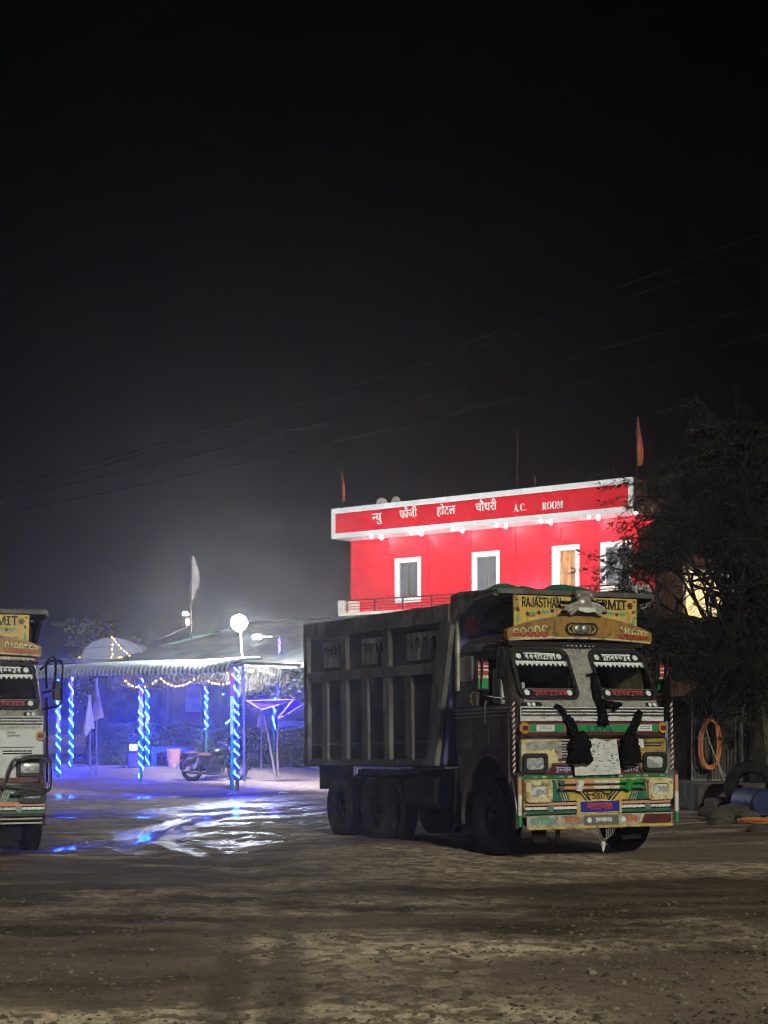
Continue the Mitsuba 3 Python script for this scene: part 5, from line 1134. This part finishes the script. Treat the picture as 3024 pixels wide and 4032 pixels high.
# ------------------------------------------------------------------ the yard: motorcycle, furniture, hedges, plants
gz1 = lambda x, y: float(ground_z(np.array([x]), np.array([y]))[0])
mat('m_bike_black', (.006, .006, .007), .25, clear=.6)
mat('m_bike_metal', (.06, .06, .065), .35, .9)
mat('m_seat_brown', (.10, .05, .03), .6)
B_ = Thing('motorcycle', 'black cruiser motorcycle on its stand behind the lit pole', 'motorcycle', frame((-5.55, 44.45, gz1(-5.55, 44.45) + .0), 22))
def torus(c, R_, r, n=32, s=8):
    a = np.linspace(0, 2 * np.pi, n, endpoint=False)
    return tube(np.stack([c[0] + R_ * np.cos(a), np.full(n, c[1]), c[2] + R_ * np.sin(a)], 1), r, s, closed=True)
for i_, (x, nm) in enumerate(((0, 'rear_wheel'), (1.37, 'front_wheel'))):
    B_.add(nm + '__tyre', torus((x, 0, .32), .265, .055), 'm_rubber', True)
    B_.add(nm + '__rim', torus((x, 0, .32), .205, .018), 'm_bike_metal', True)
    B_.add(nm + '__spokes', cat([tube([[x, -.03, .32], [x + .2 * math.cos(a), 0, .32 + .2 * math.sin(a)]], .004, 4) for a in np.linspace(0, 6.28, 19)[:-1]]), 'm_bike_metal')
    B_.add(nm + '__hub', lathe([(.001, -.06), (.06, -.06), (.07, 0), (.06, .06), (.001, .06)], 'y', 16, (x, 0, .32)), 'm_bike_metal', 40)
    a = np.radians(np.linspace(20, 175, 14) if i_ == 0 else np.linspace(-5, 130, 12))
    fd = tube(np.stack([x + .345 * np.cos(a), 0 * a, .32 + .345 * np.sin(a)], 1), .05, 8); v = fd.vertices; v[:, 1] *= 1.4
    B_.add(('rear' if i_ == 0 else 'front') + '_fender', fd, 'm_bike_black', True)
B_.add('frame', cat([tube(spline(p_, 5), .02, 8) for p_ in ([(0, .08, .32), (.25, .09, .60), (.6, .05, .72), (1.02, 0, .92)], [(0, -.08, .32), (.25, -.09, .60), (.6, -.05, .72)], [(1.04, 0, .85), (.92, 0, .45), (.75, 0, .2), (.35, 0, .22), (0, 0, .32)])]), 'm_bike_black', True)
eng = [bbox(.42, .88, -.12, .12, .20, .46, .04), lathe([(.001, -.13), (.11, -.13), (.12, 0), (.11, .13), (.001, .13)], 'y', 18, (.55, 0, .36))]
for k_ in range(7): eng.append(bbox(.60, .80, -.10, .10, .47 + k_ * .03, .485 + k_ * .03, .006))
B_.add('engine', cat(eng), 'm_bike_metal', 30)
tk = ball((.80, 0, .86), .24, 3, (1.25, .58, .55)); v = tk.vertices; v[:, 2] += .10 * (v[:, 0] - .8); B_.add('fuel_tank', tk, 'm_bike_black', True)
B_.add('seat', cat(ball((.36, 0, .76), .2, 2, (1.2, .75, .35)), ball((-.02, 0, .82), .2, 2, (1.1, .7, .3))), 'm_seat_brown', True)
B_.add('side_panel', cat(bbox(.22, .48, -.13, -.10, .46, .68, .02), bbox(.22, .48, .10, .13, .46, .68, .02)), 'm_bike_black')
B_.add('exhaust_pipe', cat(tube(spline([[.80, -.12, .5], [.92, -.15, .38], [.82, -.16, .24], [.45, -.17, .22]], 5), .026, 8), tube([[.45, -.17, .22], [.1, -.18, .25], [-.32, -.18, .30]], [.035, .05, .045], 10)), 'm_bike_metal', True)
for s_ in (-1, 1): B_.add('fork_leg', tube([[1.37, s_ * .09, .32], [1.13, s_ * .09, .80], [1.02, s_ * .08, 1.02]], .024, 8), 'm_bike_metal', True)
for s_ in (-1, 1): B_.add('shock_absorber', tube([[.02, s_ * .12, .36], [.16, s_ * .12, .66]], .03, 8), 'm_chrome', True)
B_.add('handlebar', tube(spline([[.86, -.36, 1.10], [.93, -.26, 1.13], [1.02, -.08, 1.04], [1.02, .08, 1.04], [.93, .26, 1.13], [.86, .36, 1.10]], 5), .014, 8), 'm_chrome', True)
B_.add('headlight', cat(lathe([(.001, -.1), (.06, -.09), (.09, -.02), (.095, .03), (.001, .04)], 'x', 18, (1.18, 0, .93))), 'm_chrome', 40)
for s_ in (-1, 1): B_.add('rear_mirror', cat(tube([[.95, s_ * .26, 1.12], [1.02, s_ * .34, 1.30]], .008, 5), ball((1.02, s_ * .36, 1.33), .05, 2, (.4, 1.2, .8))), 'm_black', True)
B_.add('number_plate', bbox(-.42, -.40, -.10, .10, .34, .50, .005), 'm_white'); B_.add('tail_lamp', bbox(-.36, -.30, -.05, .05, .56, .62, .015), 'm_red')
B_.add('stand', tube([[.5, .1, .25], [.46, .22, .02]], .014, 6), 'm_bike_metal'); B_.add('foot_peg', tube([[.66, -.24, .27], [.66, .24, .27]], .016, 6), 'm_black')
B_.add('chain_guard', bbox(.02, .5, .10, .12, .28, .37, .02), 'm_bike_black')

bn = Thing('blue_bench', 'blue wooden bench table on the bank behind the motorcycle', 'bench', frame((-6.66, 48.7, .3), 3))
for k_ in range(3): bn.add('board', bbox(-.75, .75, -.25 + k_ * .17, -.09 + k_ * .17, .55, .61, .01), 'm_blue_wood')
for x_ in (-.62, .62):
    for y_ in (-.2, .2): bn.add('leg', bbox(x_ - .06, x_ + .06, y_ - .04, y_ + .04, -.05, .549, .008), 'm_blue_wood')
bn.add('apron', bbox(-.555, .555, -.23, -.20, .44, .545, .005), 'm_blue_wood')
bn.add('folded_cloth', bbox(.35, .74, -.30, .1, .49, .546, .02), 'm_blue_wood')
gb = Thing('blue_bin', 'dark blue bin with a white plate on top beside the middle lit posts', 'bin', frame((-7.66, 47.0, .28), 10))
gb.add('body', bbox(-.17, .17, -.15, .15, .02, .50, .03), 'm_plate_blue'); gb.add('lid', bbox(-.18, .18, -.16, .16, .505, .54, .015), 'm_plate_blue')
pl_ = bbox(-.13, .13, -.012, .012, -.11, .11, .008); pl_.apply_transform(trimesh.transformations.rotation_matrix(-.5, [1, 0, 0])); pl_.apply_translation([0, -.08, .645]); gb.add('white_plate', pl_, 'm_white')
gb.add('plate_stand', box(-.02, .02, -.04, -.01, .54, .6), 'm_black')
bk = Thing('orange_tub', 'orange plastic tub standing on the bank before the blue bench', 'tub', frame((-6.55, 47.9, .29), 0))
bk.add('body', lathe([(.001, 0), (.165, 0), (.225, .54), (.21, .54), (.155, .02), (.001, .02)], 'z', 32), 'm_bin_orange', 40)
bk.add('rim', lathe([(.22, .54), (.245, .55), (.245, .575), (.215, .575), (.215, .545)], 'z', 32), 'm_bin_orange', 40)
ct = Thing('blue_counter', 'blue counter with a pale top inside the shed, beside the dark truck tailgate', 'counter', frame((-2.95, 50.3, .28), 0))
ct.add('body', bbox(-.45, .7, -.2, .3, 0, 1.28, .02), 'm_blue_wood'); ct.add('top', bbox(-.5, .75, -.25, .35, 1.285, 1.45, .02), 'm_cloth_white')

# folded parasols
def parasol(o, ztop, zhem, ztail, z0, r, label, m, sx=0.0):
    t = Thing('folded_parasol', label, 'parasol', None, 'folded cloth parasols under the awning')
    t.add('pole', tube([[o[0], o[1], z0 - .15], [o[0] + .02, o[1], ztop + .04]], .022, 6), 'm_cloth_pink')
    q, f = [], []; n, s = 14, 18
    for i_ in range(n):
        u = i_ / (n - 1); z = ztop + (zhem - ztop) * u
        for k_ in range(s):
            a = k_ * 2 * np.pi / s; rr = (.015 + r * u ** 1.1) * (1 + .35 * math.sin(a * 6 + u * 2)); zz = z - (ztail * max(0, math.cos(a - 4.0)) ** 2 if i_ == n - 1 else 0)
            q.append([o[0] + rr * math.cos(a) + sx * u, o[1] + rr * math.sin(a), zz])
    for i_ in range(n - 1):
        for k_ in range(s): a, b = i_ * s + k_, i_ * s + (k_ + 1) % s; f += [[a, b, b + s], [a, b + s, a + s]]
    t.add('cloth', trimesh.Trimesh(np.array(q), np.array(f), process=False), m, True)
parasol((-8.70, 45.5), 2.52, 1.50, .25, .15, .12, 'white folded parasol with a pointed top between the lit posts', 'm_cloth_white', -.03)
parasol((-8.66, 46.3), 3.0, 1.82, .1, .25, .13, 'pinkish folded parasol just behind the white one', 'm_cloth_pink', .05)
parasol((-3.70, 46.3), 2.40, 1.60, .1, .28, .08, 'small folded parasol behind the violet umbrella', 'm_cloth_pink')

# hedges
def hedge(x0, x1, y0, y1, z0, z1, seed, label, n=15000):
    r = np.random.default_rng(seed); t = Thing('hedge', label, 'hedge', None)
    t.add('core', bbox(x0 + .1, x1 - .1, y0 + .1, y1 - .1, z0 - .1, z1 - .1, .1), 'm_bark_dark')
    c = np.stack([r.uniform(x0, x1, n), r.uniform(y0, y1, n), r.uniform(z0 - .05, z1, n)], 1)
    side = r.integers(0, 4, n)
    c[side < 2, 1] = y0 + np.abs(r.normal(0, .07, (side < 2).sum())); c[side == 2, 2] = z1 - np.abs(r.normal(0, .06, (side == 2).sum()))
    c[:, 1] += .12 * (meshkit.fbm(c * 2.2, 3, seed) - .5); c[:, 2] += .14 * (meshkit.fbm(c * [1.5, 1, .1], 3, seed + 1) - .5) * (c[:, 2] > z1 - .25)
    t.add('leaves', leaf_cloud(c, .065, seed + 2, .5), 'm_leaf_hedge', kind='stuff')
hedge(-9.2, -6.15, 49.3, 50.2, .25, 1.62, 3, 'loose leafy hedge behind the bench and bin')
hedge(-5.85, -2.0, 47.3, 48.1, .22, 1.47, 9, 'clipped flat-topped hedge behind the motorcycle')
# big-leaved plants by the bin
def big_leaf(o, d, L, w, droop, m=8):
    d = np.array(d) / np.linalg.norm(d); s = np.cross(d, [0, 0, 1.0]); s /= np.linalg.norm(s); q, f = [], []
    for i_ in range(m):
        u = i_ / (m - 1); c = np.array(o) + d * L * u + np.array([0, 0, -droop * u * u]); ww = w * math.sin(math.pi * (.06 + .94 * u) ** .8) + .004
        q += [c - s * ww + [0, 0, .03], c, c + s * ww + [0, 0, .03]]
    for i_ in range(m - 1):
        for k_ in (0, 1): a = i_ * 3 + k_; f += [[a, a + 1, a + 4], [a, a + 4, a + 3]]
    return trimesh.Trimesh(np.array(q), np.array(f), process=False)
for (x_, y_, sd, lb) in ((-7.95, 46.95, 1, 'broad-leaved young plant left of the blue bin'), (-9.25, 48.3, 5, 'broad-leaved plant beside the second lit post')):
    r = random.Random(sd); t = Thing('leafy_plant', lb, 'plant', None)
    for k_ in range(8):
        a = r.uniform(0, 6.28); t.add('leaf', big_leaf((x_, y_, .35), (math.cos(a), math.sin(a) * .6, r.uniform(.6, 1.6)), r.uniform(.5, .85), .07, r.uniform(.1, .45)), 'm_leaf_pale' if k_ == 0 else 'm_leaf_hedge', True)
    t.add('stem', tube([[x_, y_, .1], [x_, y_, .4]], .03, 6), 'm_bark')
# litter on the wet ground
r = random.Random(3)
for k_, (x_, y_, lb) in enumerate(((-3.9, 39.3, 'white scrap of litter on the wet ground under the lit pole'), (-2.6, 39.6, 'pale scrap of litter near the dark truck rear wheel'))):
    w_, l_ = (.12, .08) if k_ < 2 else ((.28, .05) if k_ == 2 else ((.42, .08) if k_ == 3 else (.62, .09)))
    q, f = [], []
    for i_ in range(7):
        for j_ in range(3):
            xx, yy = x_ + (i_ / 6 - .5) * w_ * 2, y_ + (j_ / 2 - .5) * l_ * 2 + .03 * math.sin(i_ * 2.1)
            q.append([xx, yy, max(gz1(xx, yy), WATER_Z) + .012 + .018 * r.random()])
    for i_ in range(6):
        for j_ in range(2): a = i_ * 3 + j_; f += [[a, a + 3, a + 4], [a, a + 4, a + 1]]
    put('litter_scrap', trimesh.Trimesh(np.array(q), np.array(f), process=False), ('m_white', 'm_white', 'm_textblue', 'm_sticker', 'm_stone_pale')[k_], True, None, lb, 'litter')

# ------------------------------------------------------------------ right side: tree, gate, hose, drum
mat('m_hose', (.52, .17, .045), .5)
mat('m_rope', (.30, .27, .20), .9)
mat('m_drum_blue', worn((.015, .025, .085), (.03, .035, .075), 6.0), .6, spec=.2)
mat('m_gate', worn((.16, .16, .15), (.08, .075, .07), 9.0), .5, .3)
mat('m_whitewash', worn((.34, .33, .30), (.17, .16, .14), 3.0, .3, .75), .9)
mat('m_concrete', worn((.075, .07, .06), (.04, .037, .03), 3.0), .95, spec=.1)
g = Thing('iron_gate', 'iron bar gate between two whitewashed pillars right of the dark truck', 'gate', frame((6.93, 32.2, .0), -4))
for k_, x_ in enumerate(np.arange(-.42, .46, .073)): g.add('bar', tube([[x_, 0, .5], [x_, 0, 2.3]], .011, 6), 'm_gate')
for z_ in (.52, 1.40, 2.28): g.add('rail', bbox(-.46, .46, -.02, .02, z_ - .02, z_ + .02, .004), 'm_gate')
for x_ in (-.47, .47): g.add('stile', bbox(x_ - .02, x_ + .02, -.025, .025, .45, 2.32, .004), 'm_gate')
g.add('lock_plate', bbox(.22, .40, -.05, -.03, 1.16, 1.36, .01), 'm_gate'); g.add('lower_sheet', box(-.44, -.05, .02, .03, .52, 2.28), 'm_black')
for i_, (x0, x1, y, z0, z1, lb) in enumerate(((6.1, 6.5, 33.0, .2, 1.86, 'stained whitewashed pillar between the dark truck and the gate'), (7.42, 7.66, 31.7, .2, 1.74, 'narrow whitewashed pillar right of the gate'))):
    t = Thing('gate_pillar', lb, 'pillar', None, None)
    t.add('shaft', bbox(x0, x1, y, y + .4, z0, z1, .04), 'm_whitewash'); t.add('foot', bbox(x0 - .06, x1 + .04, y - .05, y + .46, z0 - .3, .56, .08), 'm_whitewash')
t = Thing('yard_wall', 'dark boundary wall behind the gate and the tree', 'wall', None)
t.add('masonry', box(5.6, 16, 34.2, 34.5, -.2, 2.2), 'm_concrete'); t.add('coping', bbox(5.55, 16, 34.15, 34.55, 2.2, 2.3, .02), 'm_concrete')
pv = Thing('stone_step', 'worn concrete step in front of the gate', 'step', None); pv.add('slab', bbox(6.2, 7.9, 30.6, 33.6, -.1, .5, .05), 'm_concrete'); pv.add('lower_slab', bbox(6.35, 7.3, 29.9, 30.6, -.1, .25, .06), 'm_concrete')
# hose coil on the gate
a = np.linspace(0, 2 * np.pi * 5, 220); k_ = a / (2 * np.pi * 5)
hp = np.stack([6.57 + (.19 + .035 * np.sin(a * .41) + .02 * np.sin(a * .2)) * np.sin(a), 31.95 + .06 * np.sin(a * .9) + .03 * k_, 1.28 + (.50 + .03 * np.sin(a * .31)) * np.cos(a) - .04 * np.sin(a) ** 2 * np.sin(a * .23)], 1)
hp[:, 0] *= 32 / 31.; hp[:, 0] -= .0
hs = Thing('hose_coil', 'orange hose hanging in a long coil on the iron gate', 'hose', None)
hs.add('loops', tube(hp, .021, 8), 'm_hose', True)
hs.add('hook', tube(spline([[6.78, 32.15, 1.84], [6.78, 31.85, 1.80], [6.78, 31.82, 1.88]], 4), .012, 6), 'm_gate', True)
hs.add('loose_end', tube(spline([[6.92, 31.9, .86], [6.93, 31.2, .52], [6.95, 30.55, .52], [6.93, 30.1, .24], [6.90, 29.6, .02], [7.2, 28.2, .01]], 6), .014, 6), 'm_rope', True)
hs.add('loose_end', tube(spline([[6.66, 31.9, 1.80], [6.72, 31.85, 1.4], [6.90, 31.9, .95], [7.02, 31.6, .62], [7.25, 31.2, .53]], 6), .014, 6), 'm_rope', True)
# hose heap on the ground, drum, tyre
pts = []
r = random.Random(9)
for i_ in range(140):
    a_ = i_ * .55; rr = .55 + .18 * math.sin(i_ * .37)
    pts.append([7.05 + rr * 1.2 * math.cos(a_), 26.9 + rr * .55 * math.sin(a_), gz1(7.0, 26.9) + .03 + .05 * r.random()])
hh = Thing('hose_heap', 'orange hose lying in a flat heap on the ground at the right edge', 'hose', None); hh.add('loops', tube(spline(pts, 3), .022, 6), 'm_hose', True)
dm = Thing('blue_drum', 'blue plastic drum lying on its side at the right edge, end toward the yard', 'drum', frame((7.07, 28.6, gz1(7.07, 28.6) + .27), 15))
dm.add('barrel', lathe([(.001, 0), (.22, 0), (.245, .02), (.26, .06), (.255, .2), (.27, .24), (.27, .28), (.258, .32), (.258, .55), (.27, .6), (.255, .68), (.245, .84), (.001, .85)], 'y', 32), 'm_drum_blue', 40)
dm.add('end_ring', lathe([(.20, -.012), (.235, -.012), (.245, .015), (.2, .015)], 'y', 32), 'm_drum_blue', 40); dm.add('bung', lathe([(.001, -.02), (.03, -.02), (.03, .01), (.001, .01)], 'y', 12, (.12, 0, .09)), 'm_black')
ty = Thing('old_tyre', 'old black lorry tyre leaning behind the blue drum', 'tyre', frame((7.05, 29.55, gz1(7.05, 29.6) + .02), 65) @ trimesh.transformations.rotation_matrix(.12, [0, 1, 0]))
ty.add('tread', tyre(c=(0, 0, .5)), 'm_rubber', 30)
R2 = np.random.default_rng(5)
for i_, (x_, y_, s_) in enumerate(((6.05, 27.6, .20), (6.45, 28.5, .26), (6.62, 27.9, .16), (6.15, 29.0, .18), (5.75, 26.6, .11), (7.0, 29.9, .2), (6.0, 24.6, .14), (7.35, 27.6, .2), (.45, 24.0, .07))):
    m_ = trimesh.creation.icosphere(subdivisions=3); v = m_.vertices; v = v * (1 + .5 * (meshkit.fbm(v * 1.6 + i_ * 7, 3, i_)[:, None] - .45)); m_.vertices = v * [s_ * 1.3, s_, s_ * .75] + [x_, y_, gz1(x_, y_) + s_ * .3]
    lb = ('grey rock beside the orange hose heap', 'largest rock before the gate step', 'small rock close to the blue drum', 'rock at the corner of the gate step', 'low stone on the dirt right of the dark truck bumper', 'rock between step and tyre', 'single stone in the yard to the right of the dark truck', 'rock under the blue drum', 'pale-tipped stone under the dark truck behind its front wheel')[i_]
    put('rock', m_, 'm_concrete' if i_ != 8 else 'm_stone_pale', True, None, lb, 'rock')
# thin T post before the hotel window
tpst = Thing('t_post', 'thin black T-shaped post before the last hotel window', 'post', None)
tpst.add('upright', tube([[5.95, 37.5, .0], [5.95, 37.5, 6.20]], .02, 6), 'm_black'); tpst.add('crossbar', tube([[5.72, 37.5, 6.20], [6.22, 37.5, 6.22]], .02, 6), 'm_black')

# trees
def limb(p0, p1, r0, r1, wob, rnd, n=6):
    p0, p1 = np.array(p0, float), np.array(p1, float); pts = [p0 + (p1 - p0) * t_ + (rnd.normal(size=3) * wob if 0 < t_ < 1 else 0) for t_ in np.linspace(0, 1, n)]
    return spline(pts, 3), r0, r1
def tree(name, label, base, trunk_top, r0, crown, seed, n_limb, n_twig, per, leaf, mleaf, mbark, extra=(), gaps=.40, droop=.35, sparse=None):
    rnd = np.random.default_rng(seed); t = Thing(name, label, 'tree', None)
    tr = limb(base, trunk_top, r0, r0 * .55, .08, rnd); t.add('trunk', tube(tr[0], np.linspace(tr[1], tr[2], len(tr[0])) * (1 + .1 * np.sin(np.arange(len(tr[0])) * 2)), 12), mbark, True)
    c, rad = np.array(crown[0]), np.array(crown[1]); limbs, cen, dirs = [], [], []
    ends = []
    for i_ in range(n_limb):
        d = rnd.normal(size=3); d /= np.linalg.norm(d); ends.append(c + d * rad * rnd.uniform(.45, .9))
    ends += [np.array(e) for e in extra]
    paths = []
    for e in ends:
        s = tr[0][rnd.integers(len(tr[0]) // 2, len(tr[0]))]; L = limb(s, e, r0 * .24, .012, .2, rnd); paths.append(L[0]); limbs.append(tube(L[0], np.linspace(L[1], L[2], len(L[0])), 6))
    t.add('limbs', cat(limbs), mbark, True)
    tw = []
    for i_ in range(n_twig):
        pth = paths[rnd.integers(len(paths))]; s = pth[rnd.integers(len(pth) // 3, len(pth))]
        d = rnd.normal(size=3) * [1, 1, .6]; d[2] -= .15; d /= np.linalg.norm(d); L = rnd.uniform(.45, 1.15); e = s + d * L; e[2] -= droop * L * .6
        if meshkit.fbm(e[None] * .9, 2, seed)[0] < gaps: continue
        if sparse is not None and np.linalg.norm((e - sparse[0]) / sparse[1]) < 1 and rnd.random() < .95: continue
        p = spline([s, (s + e) / 2 + [0, 0, .08 * L], e], 5); tw.append(tube(p, np.linspace(.010, .004, len(p)), 3, False))
        u = rnd.random(per) ** .8; idx = (u * (len(p) - 1)); k0 = np.minimum(idx.astype(int), len(p) - 2); q = p[k0] + (p[k0 + 1] - p[k0]) * (idx - k0)[:, None]
        cen.append(q + rnd.normal(size=(per, 3)) * .035); dirs.append(np.tile(d, (per, 1)))
    t.add('twigs', cat(tw), mbark)
    cen, dirs = np.vstack(cen), np.vstack(dirs)
    if sparse is not None:
        kp = (np.linalg.norm((cen - sparse[0]) / sparse[1], axis=1) > .8) | (rnd.random(len(cen)) < .10); cen, dirs = cen[kp], dirs[kp]
    t.add('crown', leaf_cloud(cen, leaf, seed + 1, .24, droop, dirs * .8), mleaf)
tree('big_tree', 'tall dark fine-leaved tree at the right edge, hanging over the truck cab and gate', (7.7, 31.2, -.1), (7.25, 31.2, 4.4), .20, ((6.95, 31.4, 5.2), (2.6, 2.4, 3.7)), 5, 64, 4200, 44, .095, 'm_leaf_dark', 'm_bark',
     extra=((4.6, 31.0, 4.85), (4.9, 31.2, 5.3), (4.75, 31.0, 4.4), (5.3, 31, 5.9), (5.0, 31.2, 3.7), (5.6, 31.0, 3.1), (5.2, 31.5, 6.6)), gaps=.34, sparse=(np.array([6.55, 31.3, 4.3]), np.array([1.15, 3, 1.05])))
tree('far_tree', 'hazy round tree far behind the arched tent', (-13.2, 70, 0), (-13.2, 70, 4.2), .25, ((-13.1, 70, 5.0), (2.3, 2.0, 1.7)), 8, 26, 420, 26, .20, 'm_leaf_far', 'm_bark_dark', gaps=.36)
tree('far_tree', 'dark tree low behind the white-hooded truck', (-17.2, 62, 0), (-17.2, 62, 3.5), .2, ((-17.0, 62, 4.4), (2.2, 1.8, 1.6)), 12, 20, 260, 26, .18, 'm_leaf_far', 'm_bark_dark', gaps=.38)

# overhead wires, sagging from far left to near right
mat('m_wire', (.012, .012, .012), .8, spec=.05)
WX = (-22.7, -18.42, -14.14, -9.86, -5.58, -1.3, 2.98, 7.25, 11.53); WY = (70, 63.8, 57.5, 51.2, 45, 38.8, 32.5, 26.2, 20)
for zz, lb in (((11.2, 10.84, 10.5, 10.27, 10.14, 10.10, 10.18, 10.38, 10.68), 'topmost overhead wire, rising steepest to the right'), ((10.37, 10.24, 10.14, 10.06, 10.01, 9.98, 9.98, 10.0, 10.04), 'second overhead wire from the top'),
               ((10.74, 10.36, 10.04, 9.75, 9.51, 9.32, 9.17, 9.06, 9.0), 'third overhead wire, passing over the hotel sign'), ((10.24, 9.84, 9.5, 9.2, 8.96, 8.77, 8.63, 8.54, 8.51), 'lowest overhead wire, crossing just above the orange pennants')):
    put('overhead_wire', tube(spline(list(zip(WX, WY, zz)), 4), .0055, 5), 'm_wire', True, None, lb, 'wire', 'overhead wires across the night sky')

# ------------------------------------------------------------------ the misty night air
scene['haze'] = {'type': 'cube', 'to_world': T().translate([0, 65, 5.1]).scale([82, 87, 7.2]), 'bsdf': {'type': 'null'},
                 'interior': {'type': 'ref', 'id': 'night_air'}}
labels['haze'] = {'kind': 'stuff', 'label': 'thin night mist lit by the lamps', 'category': 'haze'}
